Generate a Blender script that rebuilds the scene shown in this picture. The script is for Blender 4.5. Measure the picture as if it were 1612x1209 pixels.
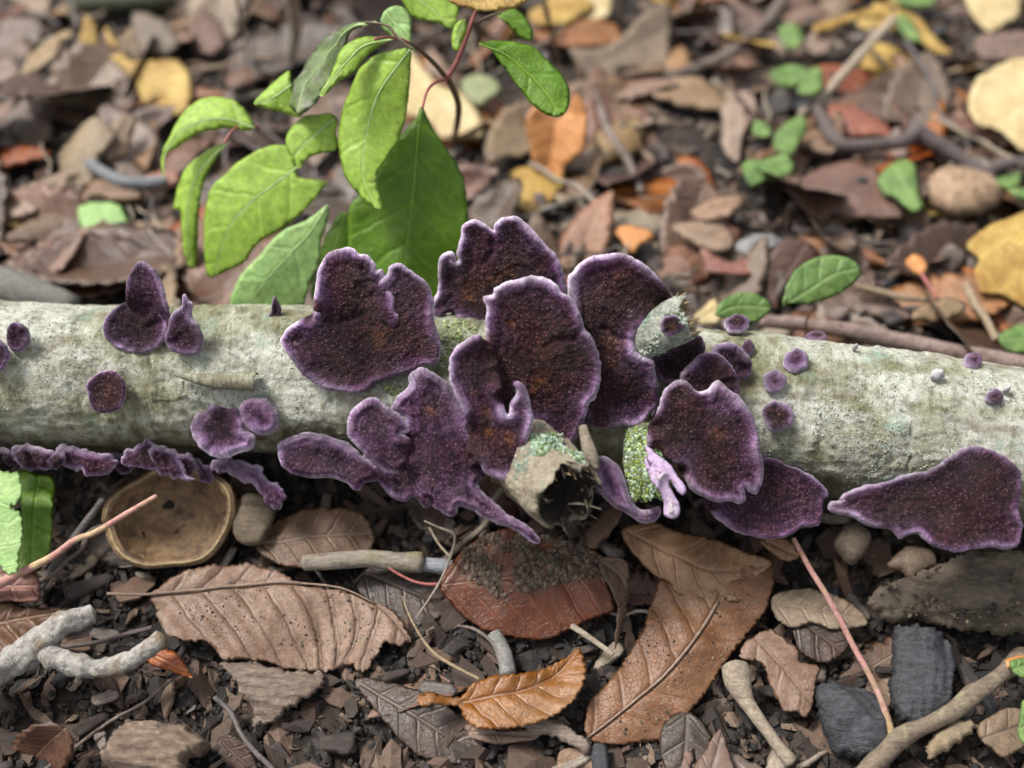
import bpy, math, random
import numpy as np
from mathutils import Vector
from mathutils.geometry import delaunay_2d_cdt
from mathutils.bvhtree import BVHTree
from math import radians, sin, cos, pi, sqrt

# ------------------------------------------------------------------ camera, sky, sun, exposure
# one Blender unit is one centimetre: this is a close-up of a branch on a forest floor
S = bpy.context.scene
for o in list(bpy.data.objects):
    bpy.data.objects.remove(o)
S.unit_settings.system = 'METRIC'
S.unit_settings.scale_length = 0.01
PITCH = radians(52)
HFOV = radians(52)
DIST = 22.5
AXZ = 2.5
CAM = np.array([0.0, -DIST * cos(PITCH), AXZ + DIST * sin(PITCH)])
FW = np.array([0.0, cos(PITCH), -sin(PITCH)])
UP = np.array([0.0, sin(PITCH), cos(PITCH)])
RT = np.array([1.0, 0.0, 0.0])
FPX = 806.0 / math.tan(HFOV / 2)

cd = bpy.data.cameras.new('camera')
cam = bpy.data.objects.new('camera', cd)
S.collection.objects.link(cam)
cam.location = CAM
cam.rotation_euler = (pi / 2 - PITCH, 0, 0)
cd.sensor_width = 36
cd.lens = 18 / math.tan(HFOV / 2)
cd.clip_start = 0.5
cd.clip_end = 9000
cd.dof.use_dof = True
cd.dof.focus_distance = DIST - 2.0
cd.dof.aperture_fstop = 0.075
S.camera = cam

SUN_EL, SUN_AZ = radians(56), radians(-62)       # from the upper left, a little behind the branch
w = bpy.data.worlds.new('World')
S.world = w
w.use_nodes = True
nt = w.node_tree
nt.nodes.clear()
sky = nt.nodes.new('ShaderNodeTexSky')
sky.sky_type = 'NISHITA'
sky.sun_disc = False
sky.sun_elevation = SUN_EL
sky.sun_rotation = SUN_AZ
sky.dust_density = 4
hs = nt.nodes.new('ShaderNodeHueSaturation')
hs.inputs['Saturation'].default_value = 0.15
bg = nt.nodes.new('ShaderNodeBackground')
bg.inputs[1].default_value = 0.07
wo = nt.nodes.new('ShaderNodeOutputWorld')
nt.links.new(sky.outputs[0], hs.inputs['Color'])
nt.links.new(hs.outputs[0], bg.inputs[0])
nt.links.new(bg.outputs[0], wo.inputs[0])
sl = bpy.data.lights.new('sun', 'SUN')
sl.energy = 1.5
sl.angle = radians(14)
sl.color = (1.0, 0.95, 0.87)
sun = bpy.data.objects.new('sun', sl)
S.collection.objects.link(sun)
sd = Vector((sin(SUN_AZ) * cos(SUN_EL), cos(SUN_AZ) * cos(SUN_EL), sin(SUN_EL)))
sun.rotation_euler = sd.to_track_quat('Z', 'Y').to_euler()
S.view_settings.view_transform = 'Standard'
S.view_settings.look = 'None'
S.view_settings.gamma = 1
S.view_settings.use_curve_mapping = False
S.view_settings.exposure = 1.62
S.render.resolution_x = 1024
S.render.resolution_y = 768

RNG = random.Random(11)
NR = np.random.RandomState(5)

# ------------------------------------------------------------------ geometry helpers
def vnoise(P, seed=0):
    """smooth value noise in [-1, 1] for an (n, 3) array"""
    P = np.asarray(P, float)
    i = np.floor(P).astype(np.int64)
    f = P - i
    f = f * f * (3 - 2 * f)
    def h(a, b, c):
        n = (a * 374761393 + b * 668265263 + c * 2147483647 + seed * 1274126177) & 0x7fffffff
        n = ((n ^ (n >> 13)) * 1274126177) & 0x7fffffff
        n = (n ^ (n >> 16)) & 0xffff
        return n / 32767.5 - 1
    r = 0
    for dx in (0, 1):
        for dy in (0, 1):
            for dz in (0, 1):
                wgt = (f[:, 0] if dx else 1 - f[:, 0]) * (f[:, 1] if dy else 1 - f[:, 1]) * (f[:, 2] if dz else 1 - f[:, 2])
                r = r + wgt * h(i[:, 0] + dx, i[:, 1] + dy, i[:, 2] + dz)
    return r

def fbm(P, seed=0, oct=4):
    r = 0; a = 1.0; s = 0
    P = np.asarray(P, float)
    for k in range(oct):
        r = r + a * vnoise(P * (2 ** k) + 17.3 * k, seed + k)
        s += a; a *= .5
    return r / s

def sstep(x):
    x = np.clip(x, 0, 1)
    return x * x * (3 - 2 * x)

REG = {'A': (0, 380, 3.578), 'B': (400, 320, 3.578), 'C': (680, 320, 3.578), 'D': (400, 560, 3.578),
       'E': (750, 560, 3.578), 'F': (1000, 460, 2.634), 'G': (0, 660, 3.578),
       'a': (0, 0, 2.985), 'b': (240, 0, 2.985), 'c': (540, 0, 2.985), 'd': (1072, 0, 2.985),
       'e': (1072, 200, 2.985), 'f': (0, 804, 2.985), 'g': (540, 804, 2.985), 'h': (1072, 804, 2.985), 'X': (0, 0, 1)}

def T(s):
    out = []; x0, y0, k = REG['X']
    for t in s.split():
        if t in REG:
            x0, y0, k = REG[t]; continue
        v = t.split(',')
        p = [x0 + float(v[0]) / k, y0 + float(v[1]) / k]
        out.append(p + [float(q) for q in v[2:]])
    return out

def TR(s):
    """like T for one circle: x, y and radius, all in picture pixels"""
    p = T(s)[0]; k = [REG[t][2] for t in s.split() if t in REG]
    return [p[0], p[1], p[2] / (k[-1] if k else 1)]

def rays(px):
    px = np.asarray(px, float)
    return FW + np.outer((px[:, 0] - 806) / FPX, RT) + np.outer(-(px[:, 1] - 604.5) / FPX, UP)

def on_z(px, py, z):
    d = rays([(px, py)])[0]
    return CAM + d * ((z - CAM[2]) / d[2])

def on_y(px, py, y):
    d = rays([(px, py)])[0]
    return CAM + d * ((y - CAM[1]) / d[1])

def catmull(pts, step, closed=True):
    P = np.asarray(pts, float); n = len(P); out = []
    rng = range(n) if closed else range(n - 1)
    for i in rng:
        if closed:
            a, b, c, d = P[(i - 1) % n], P[i], P[(i + 1) % n], P[(i + 2) % n]
        else:
            a, b, c, d = P[max(i - 1, 0)], P[i], P[i + 1], P[min(i + 2, n - 1)]
        m = max(1, int(round(np.linalg.norm(c[:2] - b[:2]) / step))) if closed or len(b) < 3 else max(1, int(round(np.linalg.norm(c[:3] - b[:3]) / step)))
        for k in range(m):
            t = k / m
            out.append(0.5 * ((2 * b) + (c - a) * t + (2 * a - 5 * b + 4 * c - d) * t * t + (3 * b - a - 3 * c + d) * t ** 3))
    if not closed:
        out.append(P[-1])
    return np.array(out)

def seg_dist(P, A, B):
    """min distance of points P to segments A-B, also index of the segment and parameter"""
    best = np.full(len(P), 1e18); bi = np.zeros(len(P), int); bt = np.zeros(len(P))
    AB = B - A; L = (AB ** 2).sum(1) + 1e-12
    for s0 in range(0, len(P), 1500):
        Q = P[s0:s0 + 1500]
        t = np.clip(((Q[:, None, :] - A[None]) * AB[None]).sum(2) / L[None], 0, 1)
        D = ((Q[:, None, :] - (A[None] + t[..., None] * AB[None])) ** 2).sum(2)
        k = D.argmin(1); r = np.arange(len(Q))
        best[s0:s0 + 1500] = np.sqrt(D[r, k]); bi[s0:s0 + 1500] = k; bt[s0:s0 + 1500] = t[r, k]
    return best, bi, bt

def inside(P, O):
    c = np.zeros(len(P), bool); n = len(O)
    for i in range(n):
        a, b = O[i], O[(i + 1) % n]
        m = (a[1] > P[:, 1]) != (b[1] > P[:, 1])
        with np.errstate(divide='ignore', invalid='ignore'):
            x = (b[0] - a[0]) * (P[:, 1] - a[1]) / (b[1] - a[1]) + a[0]
        c ^= m & (P[:, 0] < x)
    return c

def fill2d(O, step, seed=0):
    """triangulate the inside of outline O with vertices about step apart"""
    n = len(O)
    lo, hi = O.min(0), O.max(0)
    xs = np.arange(lo[0], hi[0], step); ys = np.arange(lo[1], hi[1], step * .866)
    X, Y = np.meshgrid(xs, ys)
    X = X + (np.arange(len(ys)) % 2)[:, None] * step * .5
    P = np.stack([X.ravel(), Y.ravel()], 1)
    P += np.random.RandomState(seed).uniform(-.12, .12, P.shape) * step
    P = P[inside(P, O)]
    if len(P):
        d, _, _ = seg_dist(P, O, np.roll(O, -1, 0))
        P = P[d > step * .5]
    V = np.vstack([O, P]) if len(P) else O
    vs, es, fs, *_ = delaunay_2d_cdt([Vector(v) for v in V], [], [list(range(n))], 1, 1e-5)
    V = np.array([(v.x, v.y) for v in vs])
    d, _, _ = seg_dist(V, O, np.roll(O, -1, 0))
    return V, [tuple(f) for f in fs], d

def mesh_from(name, V, F, attrs=None, smooth=True):
    me = bpy.data.meshes.new(name)
    me.from_pydata([tuple(v) for v in V], [], F)
    if smooth:
        me.polygons.foreach_set('use_smooth', [True] * len(me.polygons))
    for k, a in (attrs or {}).items():
        a = np.asarray(a, np.float32)
        if a.ndim == 1:
            at = me.attributes.new(k, 'FLOAT', 'POINT'); at.data.foreach_set('value', a)
        else:
            at = me.attributes.new(k, 'FLOAT_COLOR', 'POINT')
            at.data.foreach_set('color', np.hstack([a, np.ones((len(a), 1), np.float32)]).ravel())
    me.update()
    return me

def link(name, me, mat=None, parent=None, **props):
    o = bpy.data.objects.new(name, me)
    S.collection.objects.link(o)
    if mat and me and not me.materials:
        me.materials.append(mat)
    if parent:
        o.parent = parent
    for k, v in props.items():
        if v is not None:
            o[k] = v
    return o

def recenter(o):
    """put the origin of a mesh object at its middle"""
    me = o.data; n = len(me.vertices)
    co = np.empty(n * 3, np.float32); me.vertices.foreach_get('co', co); co = co.reshape(-1, 3)
    c = np.array([(co[:, 0].min() + co[:, 0].max()) / 2, (co[:, 1].min() + co[:, 1].max()) / 2, co[:, 2].min()])
    co -= c.astype(np.float32); me.vertices.foreach_set('co', co.ravel()); me.update()
    o.location = Vector(c)

def adopt(child, par):
    """parent a child whose mesh is in world coordinates to an already centred thing"""
    recenter(child)
    child.parent = par
    child.location = Vector(child.location) - Vector(par.location)

def norm(v):
    v = np.asarray(v, float); return v / np.linalg.norm(v)

def two_sided(V2, F, d, P3, n3, hf, hb, attrs):
    """closed solid: front sheet displaced by hf, back by -hb, sharing the outline"""
    bd = d < 1e-4 * max(1, d.max())
    n = len(V2)
    back = np.full(n, -1); k = n
    idx = np.where(~bd)[0]
    back[idx] = n + np.arange(len(idx)); back[bd] = np.where(bd)[0]
    hf = np.where(bd, (hf - hb) / 2, hf)
    Vf = P3 + n3 * hf[:, None]
    Vb = P3[idx] - n3 * hb[idx][:, None]
    V = np.vstack([Vf, Vb])
    # make front faces look along n3
    F = [tuple(f) for f in F]
    f0 = np.array([f[:3] for f in F])
    nn = np.cross(P3[f0[:, 1]] - P3[f0[:, 0]], P3[f0[:, 2]] - P3[f0[:, 0]])
    flip = (nn @ n3) < 0
    FF = [(f[::-1] if q else f) for f, q in zip(F, flip)]
    FB = []
    for f in FF:
        g = tuple(int(back[i]) for i in f[::-1])
        if g != f[::-1]:
            FB.append(g)
    at = {a: np.concatenate([v, v[idx]]) for a, v in attrs.items()}
    at['back'] = np.concatenate([np.zeros(n), np.ones(len(idx))])
    return V, FF + FB, at

def mid_coords(V2, mid, k=1.0):
    """u along and v across a midrib polyline (2-D)"""
    M = np.asarray(mid, float)[:, :2]
    A, B = M[:-1], M[1:]
    L = np.linalg.norm(B - A, axis=1); cum = np.concatenate([[0], np.cumsum(L)])
    d, i, t = seg_dist(V2, A, B)
    u = cum[i] + t * L[i]
    AB = (B - A)[i]; Q = V2 - A[i]
    sgn = np.sign(AB[:, 0] * Q[:, 1] - AB[:, 1] * Q[:, 0])
    # extend beyond the ends
    return u * k, d * sgn * k, cum[-1] * k

def tube(name, pts, rad, mat, seg=10, rough=0.0, nscale=3.0, parent=None, step=None, taper_end=True, seed=0, **props):
    """a stick: pts (n,3), rad scalar or list, slightly irregular, with closed ends"""
    P = np.asarray(pts, float)
    r = np.asarray(rad, float) if np.ndim(rad) else np.full(len(P), float(rad))
    PR = np.hstack([P, r[:, None]])
    tot = np.linalg.norm(np.diff(P, axis=0), axis=1).sum()
    step = step or max(tot / 60, r.mean() * .5)
    Q = catmull(PR, step, closed=False)
    P, r = Q[:, :3], np.maximum(Q[:, 3], 1e-3)
    n = len(P)
    Tn = np.gradient(P, axis=0); Tn /= np.linalg.norm(Tn, axis=1)[:, None] + 1e-9
    a = np.array([0, 0, 1.0]); N = []
    cur = norm(np.cross(Tn[0], a if abs(Tn[0] @ a) < .9 else [1, 0, 0]))
    for t in Tn:
        cur = norm(cur - t * (cur @ t)); N.append(cur)
    N = np.array(N); Bn = np.cross(Tn, N)
    ang = np.arange(seg) * 2 * pi / seg
    V = P[:, None] + r[:, None, None] * (np.cos(ang)[None, :, None] * N[:, None] + np.sin(ang)[None, :, None] * Bn[:, None])
    V = V.reshape(-1, 3)
    C = np.repeat(P, seg, 0); D = V - C
    if rough:
        nz = fbm(V * nscale, seed, 3)
        V = C + D * (1 + rough * nz)[:, None]
    F = []
    for i in range(n - 1):
        for j in range(seg):
            k = (j + 1) % seg
            F.append((i * seg + j, i * seg + k, (i + 1) * seg + k, (i + 1) * seg + j))
    c0 = len(V); e0 = .4 * r[0] if taper_end else 0; e1 = .4 * r[-1] if taper_end else 0
    V = np.vstack([V, P[0] - Tn[0] * e0, P[-1] + Tn[-1] * e1])
    for j in range(seg):
        k = (j + 1) % seg
        F.append((c0, k, j)); F.append((c0 + 1, (n - 1) * seg + j, (n - 1) * seg + k))
    al = np.concatenate([np.repeat(np.linspace(0, 1, n), seg), [0, 1]])
    me = mesh_from(name, V, F, {'along': al})
    o = link(name, me, mat, None, **props)
    if parent is not None:
        adopt(o, parent)
    else:
        recenter(o)
    return o

# ------------------------------------------------------------------ materials
def new_mat(name):
    m = bpy.data.materials.new(name); m.use_nodes = True
    t = m.node_tree; t.nodes.clear()
    out = t.nodes.new('ShaderNodeOutputMaterial'); b = t.nodes.new('ShaderNodeBsdfPrincipled')
    t.links.new(b.outputs[0], out.inputs[0])
    return m, t, b

class N:
    def __init__(s, t): s.t = t
    def n(s, ty, **k):
        x = s.t.nodes.new(ty)
        for a, v in k.items(): setattr(x, a, v)
        return x
    def L(s, a, b): s.t.links.new(a, b)
    def put(s, sock, v):
        if hasattr(v, 'links') or isinstance(v, bpy.types.NodeSocket): s.L(v, sock)
        else: sock.default_value = v
    def math(s, op, a, b=0.0, c=0.0, clamp=False):
        x = s.n('ShaderNodeMath', operation=op, use_clamp=clamp)
        s.put(x.inputs[0], a); s.put(x.inputs[1], b); s.put(x.inputs[2], c)
        return x.outputs[0]
    def co(s): return s.n('ShaderNodeTexCoord').outputs['Object']
    def geo(s): return s.n('ShaderNodeNewGeometry').outputs['Position']
    def attr(s, nm): return s.n('ShaderNodeAttribute', attribute_name=nm).outputs['Fac']
    def acol(s, nm): return s.n('ShaderNodeAttribute', attribute_name=nm).outputs['Color']
    def mapping(s, v, sc, rot=(0, 0, 0)):
        x = s.n('ShaderNodeMapping'); s.L(v, x.inputs[0]); x.inputs['Scale'].default_value = sc; x.inputs['Rotation'].default_value = rot
        return x.outputs[0]
    def noise(s, v, scale, detail=4, rough=.55, dist=0.0, col=False):
        x = s.n('ShaderNodeTexNoise'); s.L(v, x.inputs['Vector'])
        x.inputs['Scale'].default_value = scale; x.inputs['Detail'].default_value = detail
        x.inputs['Roughness'].default_value = rough; x.inputs['Distortion'].default_value = dist
        return x.outputs[1 if col else 0]
    def vor(s, v, scale, feature='F1', out='Distance'):
        x = s.n('ShaderNodeTexVoronoi', feature=feature); s.L(v, x.inputs['Vector']); x.inputs['Scale'].default_value = scale
        return x.outputs[out]
    def ramp(s, f, stops, interp='LINEAR'):
        x = s.n('ShaderNodeValToRGB'); s.L(f, x.inputs[0]); r = x.color_ramp; r.interpolation = interp
        while len(r.elements) < len(stops): r.elements.new(.5)
        for e, (p, c) in zip(r.elements, stops):
            e.position = p; e.color = (c, c, c, 1) if isinstance(c, (int, float)) else tuple(c) + (1,)
        return x.outputs[0]
    def mix(s, f, a, b, mode='MIX'):
        x = s.n('ShaderNodeMix', data_type='RGBA', blend_type=mode)
        s.put(x.inputs['Factor'], f)
        for q, v in ((6, a), (7, b)):
            if isinstance(v, tuple): x.inputs[q].default_value = v + (1,) if len(v) == 3 else v
            else: s.L(v, x.inputs[q])
        return x.outputs[2]
    def bump(s, h, strength, dist=.05, nrm=None):
        x = s.n('ShaderNodeBump'); s.L(h, x.inputs['Height'])
        x.inputs['Strength'].default_value = strength; x.inputs['Distance'].default_value = dist
        if nrm: s.L(nrm, x.inputs['Normal'])
        return x.outputs[0]
    def rnd(s): return s.n('ShaderNodeObjectInfo').outputs['Random']
    def hsv(s, c, h=.5, sa=1.0, v=1.0):
        x = s.n('ShaderNodeHueSaturation'); s.L(c, x.inputs['Color'])
        s.put(x.inputs['Hue'], h); s.put(x.inputs['Saturation'], sa); s.put(x.inputs['Value'], v)
        return x.outputs[0]

def mat_fungus(name='fungus_pores', purple=0.0, light=1.0):
    m, t, b = new_mat(name); g = N(t)
    co = g.geo(); ed = g.attr('edge'); tan = g.attr('tan')
    wob = g.noise(co, 1.6, 3)
    rw = g.ramp(g.noise(co, 1.25, 4, .6), [(.34, .35), (.5, 1.0), (.66, 3.2)])
    fuzz = g.math('MULTIPLY', g.math('SUBTRACT', g.noise(co, 13, 4, .7), .5), .10)
    e2 = g.math('ADD', g.math('MULTIPLY', ed, g.math('MULTIPLY_ADD', wob, .8, g.math('MULTIPLY', rw, .6))), fuzz, clamp=True)
    base = g.ramp(e2, [(0.0, (.62, .54, .66)), (.035, (.46, .36, .50)), (.085, (.29, .195, .325)), (.14, (.15, .085, .165)), (.23, (.072, .030, .070)),
                       (.46, (.034, .011, .024)), (.85, (.032, .009, .013))])
    n2 = g.noise(co, 1.1, 4, .6)
    base = g.mix(g.ramp(n2, [(.42, 0), (.62, 1)]), base, g.mix(.5, base, (.050, .016, .010)))
    base = g.mix(purple, base, g.mix(.35, base, (.075, .036, .085)))
    tn = g.math('MULTIPLY', tan, g.ramp(g.noise(co, 2.6, 5, .65), [(.38, 0), (.62, 1)]))
    base = g.mix(g.math('MULTIPLY', tn, .8), base, (.17, .068, .030))
    zone = g.math('SINE', g.math('ADD', g.math('MULTIPLY', ed, 26.0), g.math('MULTIPLY', g.noise(co, 2.0, 2), 6.0)))
    base = g.hsv(base, v=g.math('MULTIPLY_ADD', zone, .24, 1.0))
    cx = g.n('ShaderNodeCombineXYZ'); g.L(g.math('MULTIPLY', g.attr('ang'), 7.0), cx.inputs[0]); g.L(g.math('MULTIPLY', g.attr('rad'), 1.3), cx.inputs[1])
    stk = g.noise(cx.outputs[0], 2.2, 5, .7)
    base = g.hsv(base, v=g.math('MULTIPLY_ADD', stk, 2.2, -.1))
    warp = g.n('ShaderNodeMix', data_type='VECTOR'); warp.inputs[0].default_value = .04
    g.L(co, warp.inputs[4]); g.L(g.noise(co, 8, 3, col=True), warp.inputs[5])
    wv = warp.outputs[1]
    v1 = g.vor(wv, 15, 'DISTANCE_TO_EDGE'); v2 = g.vor(wv, 27)
    f1 = g.vor(wv, 16); cr = g.vor(wv, 16, out='Color')
    wall = g.math('MULTIPLY', g.ramp(f1, [(.0, 1), (.34, .0)]), g.ramp(cr, [(.15, .25), (.75, 1)]))
    inn = g.ramp(e2, [(.10, 0), (.24, 1)])
    wallm = g.math('MULTIPLY', g.math('MULTIPLY', wall, inn), g.ramp(g.noise(co, 5, 4, .7), [(.36, .25), (.60, 1)]))
    wc = g.mix(g.math('MAXIMUM', tan, g.ramp(g.noise(co, 1.3, 3), [(.45, 0), (.6, .8)])), (.42, .25, .34), (.42, .22, .14))
    base = g.mix(g.math('MULTIPLY', wallm, .85), base, wc)
    pit = g.math('MULTIPLY', g.ramp(f1, [(.35, 0), (.7, 1)]), inn)
    base = g.mix(g.math('MULTIPLY', pit, .6), base, (.008, .003, .005))
    gl = g.ramp(g.vor(co, 9, out='Color'), [(.93, 0), (.97, 1)])
    gl2 = g.math('MULTIPLY', gl, g.ramp(g.noise(co, 14, 2), [(.52, 0), (.6, 1)]))
    base = g.mix(g.math('MULTIPLY', gl2, .5), base, (.42, .30, .33))
    pa = g.math('ADD', g.math('MULTIPLY', g.noise(co, .9, 3, .6), 1.6), g.math('MULTIPLY', g.noise(co, 3.2, 5, .7), 1.7))
    base = g.hsv(base, sa=g.math('MULTIPLY_ADD', g.noise(co, 1.4, 2), .8, .6), v=g.math('MULTIPLY', g.math('SUBTRACT', pa, .62), light))
    g.L(base, b.inputs['Base Color'])
    b.inputs['Roughness'].default_value = .62
    b.inputs['Sheen Weight'].default_value = 0
    b.inputs['Specular IOR Level'].default_value = .25
    hgt = g.math('ADD', g.math('MULTIPLY', g.math('MULTIPLY', wall, inn), 1.0), g.math('ADD', g.math('MULTIPLY', g.noise(co, 26, 2, .6), .35), g.math('MULTIPLY', stk, 1.2)))
    g.L(g.bump(hgt, 1.0, .06), b.inputs['Normal'])
    return m

def mat_bark():
    m, t, b = new_mat('pale_bark'); g = N(t)
    co = g.geo()
    st = g.mapping(co, (1.0, .45, .45))
    a = g.noise(st, 3.2, 8, .72)
    base = g.ramp(a, [(.30, (.05, .044, .026)), (.42, (.15, .14, .085)), (.50, (.30, .295, .185)), (.59, (.47, .47, .35)), (.70, (.64, .64, .55))])
    # greenish algae film
    gr = g.ramp(g.noise(co, .8, 6, .65), [(.46, 0), (.64, 1)])
    base = g.mix(g.math('MULTIPLY', gr, .55), base, (.13, .145, .05))
    # chalky lichen crust, its white also painting the bright sheen of the bark
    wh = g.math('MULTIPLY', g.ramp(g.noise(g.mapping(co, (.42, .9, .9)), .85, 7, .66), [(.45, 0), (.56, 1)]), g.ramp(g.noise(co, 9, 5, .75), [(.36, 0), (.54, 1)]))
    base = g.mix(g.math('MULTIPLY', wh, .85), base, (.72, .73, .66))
    mint = g.math('MULTIPLY', g.ramp(g.noise(g.mapping(co, (1, 1, 1), (1, 2, 3)), 1.15, 5, .6), [(.57, 0), (.65, 1)]), g.ramp(g.noise(co, 11, 4, .7), [(.38, 0), (.55, 1)]))
    base = g.mix(g.math('MULTIPLY', mint, .7), base, (.34, .50, .40))
    # brown worn places
    br = g.ramp(g.noise(g.mapping(co, (.5, 1.2, 1.2), (3, 1, 2)), 1.3, 6, .6), [(.55, 0), (.66, 1)])
    base = g.mix(g.math('MULTIPLY', br, .5), base, (.15, .10, .05))
    low = g.attr('under')  # underside: browner bark, with its shade painted into the colour
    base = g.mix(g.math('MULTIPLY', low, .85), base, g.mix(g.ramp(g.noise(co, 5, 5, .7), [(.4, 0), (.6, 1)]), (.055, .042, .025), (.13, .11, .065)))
    # dark freckles and short cross marks
    fr = g.ramp(g.vor(g.mapping(co, (2.2, .9, .9)), 7), [(.0, 1), (.12, 0)])
    base = g.mix(g.math('MULTIPLY', fr, .8), base, (.05, .042, .03))
    fr2 = g.ramp(g.noise(g.mapping(co, (3, 1, 1)), 9, 4, .8), [(.33, 1), (.43, 0)])
    base = g.mix(g.math('MULTIPLY', fr2, .6), base, (.085, .075, .05))
    g.L(base, b.inputs['Base Color'])
    b.inputs['Roughness'].default_value = .5
    b.inputs['Specular IOR Level'].default_value = .5
    h = g.math('ADD', g.noise(st, 9, 8, .75), g.math('MULTIPLY', g.noise(co, 34, 4, .7), .5))
    g.L(g.bump(h, 1.0, .11), b.inputs['Normal'])
    return m

def mat_leaf(name, c1, c2, vein=(.35, .22, .15), veinf=.4, rough=.5, spots=None, spotf=.5, trans=0.0, vary=.0, ns=1.2, sp=.45, dk=.58):
    m, t, b = new_mat(name); g = N(t)
    co = g.co(); mu, mv = g.attr('mu'), g.attr('mv')
    a = g.noise(co, ns, 6, .65)
    base = g.mix(g.ramp(a, [(.36, 0), (.64, 1)]), c1, c2)
    fine = g.noise(co, 7, 6, .7)
    vein = tuple(x * (dk + .12) for x in vein)
    base = g.hsv(base, sa=1.25 if dk < .8 else 1.0, v=g.math('MULTIPLY_ADD', fine, 1.5 * dk, .22 * dk))
    if spots:
        s1 = g.ramp(g.noise(co, 2.6, 7, .7), [(.55, 0), (.66, 1)])
        base = g.mix(g.math('MULTIPLY', s1, spotf), base, spots)
        s2 = g.ramp(g.noise(co, 13, 3, .6), [(.62, 0), (.70, 1)])
        base = g.mix(g.math('MULTIPLY', s2, spotf), base, spots)
    av = g.math('ABSOLUTE', mv)
    ph = g.math('SUBTRACT', mu, g.math('MULTIPLY', av, .75))
    ph = g.math('ADD', ph, g.math('MULTIPLY', g.noise(co, 1.5, 2), .25))
    cell = g.math('ABSOLUTE', g.math('SUBTRACT', g.math('FRACT', g.math('DIVIDE', ph, sp)), .5))
    side = g.ramp(cell, [(.0, 1), (.05, .6), (.1, 0)])
    midr = g.ramp(av, [(.02, 1), (.05, 0)])
    net = g.ramp(g.vor(co, 9, 'DISTANCE_TO_EDGE'), [(0, 1), (.06, 0)])
    vm = g.math('MAXIMUM', g.math('MAXIMUM', midr, g.math('MULTIPLY', side, .8)), g.math('MULTIPLY', net, .22))
    base = g.mix(g.math('MULTIPLY', vm, veinf), base, vein)
    if vary:
        r = g.rnd()
        base = g.hsv(base, h=g.math('MULTIPLY_ADD', r, .03, .485), sa=g.math('MULTIPLY_ADD', g.math('FRACT', g.math('MULTIPLY', r, 7.3)), .5, .7),
                     v=g.math('MULTIPLY_ADD', g.math('FRACT', g.math('MULTIPLY', r, 13.7)), vary, 1 - vary / 2))
    g.L(base, b.inputs['Base Color'])
    b.inputs['Roughness'].default_value = rough
    b.inputs['Specular IOR Level'].default_value = .5
    h = g.math('ADD', g.math('MULTIPLY', vm, -1.0 if veinf > 0 else 1.0), g.math('MULTIPLY', g.noise(co, 16, 5, .7), .9))
    g.L(g.bump(h, .6, .035), b.inputs['Normal'])
    if trans:
        tr = g.n('ShaderNodeBsdfTranslucent'); mx = g.n('ShaderNodeMixShader')
        g.L(g.hsv(base, v=1.2), tr.inputs[0]); mx.inputs[0].default_value = trans
        out = [x for x in t.nodes if x.type == 'OUTPUT_MATERIAL'][0]
        g.L(b.outputs[0], mx.inputs[1]); g.L(tr.outputs[0], mx.inputs[2]); g.L(mx.outputs[0], out.inputs[0])
    return m

def mat_wood(name, c1, c2, c3=None, axis=(1, 6, 6), ns=2.0, rough=.75, vary=0.0, bump=.8):
    m, t, b = new_mat(name); g = N(t)
    co = g.co()
    a = g.noise(g.mapping(co, axis), ns, 7, .7)
    base = g.mix(g.ramp(a, [(.36, 0), (.62, 1)]), c1, c2)
    if c3:
        base = g.mix(g.ramp(g.noise(co, 1.7, 5, .65), [(.5, 0), (.63, 1)]), base, c3)
    base = g.hsv(base, v=g.math('MULTIPLY_ADD', g.noise(co, 9, 5, .7), 1.1, .12))
    if vary:
        r = g.rnd()
        base = g.hsv(base, sa=g.math('MULTIPLY_ADD', g.math('FRACT', g.math('MULTIPLY', r, 5.1)), .6, .6), v=g.math('MULTIPLY_ADD', r, vary, 1 - vary / 2))
    g.L(base, b.inputs['Base Color'])
    b.inputs['Roughness'].default_value = rough
    h = g.math('ADD', a, g.math('MULTIPLY', g.noise(co, 20, 4, .7), .5))
    g.L(g.bump(h, bump, .06), b.inputs['Normal'])
    return m

def mat_attr(name, rough=.8, bump=.5):
    m, t, b = new_mat(name); g = N(t)
    base = g.hsv(g.acol('tint'), v=g.math('MULTIPLY_ADD', g.noise(g.geo(), 8, 4, .7), 1.0, .1))
    g.L(base, b.inputs['Base Color']); b.inputs['Roughness'].default_value = rough
    g.L(g.bump(g.noise(g.geo(), 16, 4, .7), bump, .04), b.inputs['Normal'])
    return m

def mat_soil():
    m, t, b = new_mat('dark_soil'); g = N(t)
    co = g.geo()
    a = g.noise(co, 1.6, 8, .7)
    base = g.ramp(a, [(.32, (.006, .005, .0045)), (.5, (.011, .0085, .007)), (.62, (.022, .016, .012)), (.78, (.05, .035, .026))])
    far = g.ramp(g.noise(co, .35, 6, .7), [(.42, 0), (.6, 1)])
    base = g.mix(g.math('MULTIPLY', far, .6), base, g.ramp(g.vor(co, .9, out='Color'), [(.2, (.05, .035, .028)), (.8, (.16, .11, .08))]))
    g.L(base, b.inputs['Base Color']); b.inputs['Roughness'].default_value = .7
    g.L(g.bump(g.noise(co, 8, 8, .8), 1, .15), b.inputs['Normal'])
    return m

# ------------------------------------------------------------------ ground
M_SOIL = mat_soil()
def gz(x, y):
    P = np.stack([np.asarray(x, float), np.asarray(y, float), np.zeros(np.shape(x))], -1).reshape(-1, 3)
    return (fbm(P * .16, 3, 3) * .35 + vnoise(P * .9, 9) * .09)

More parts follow.
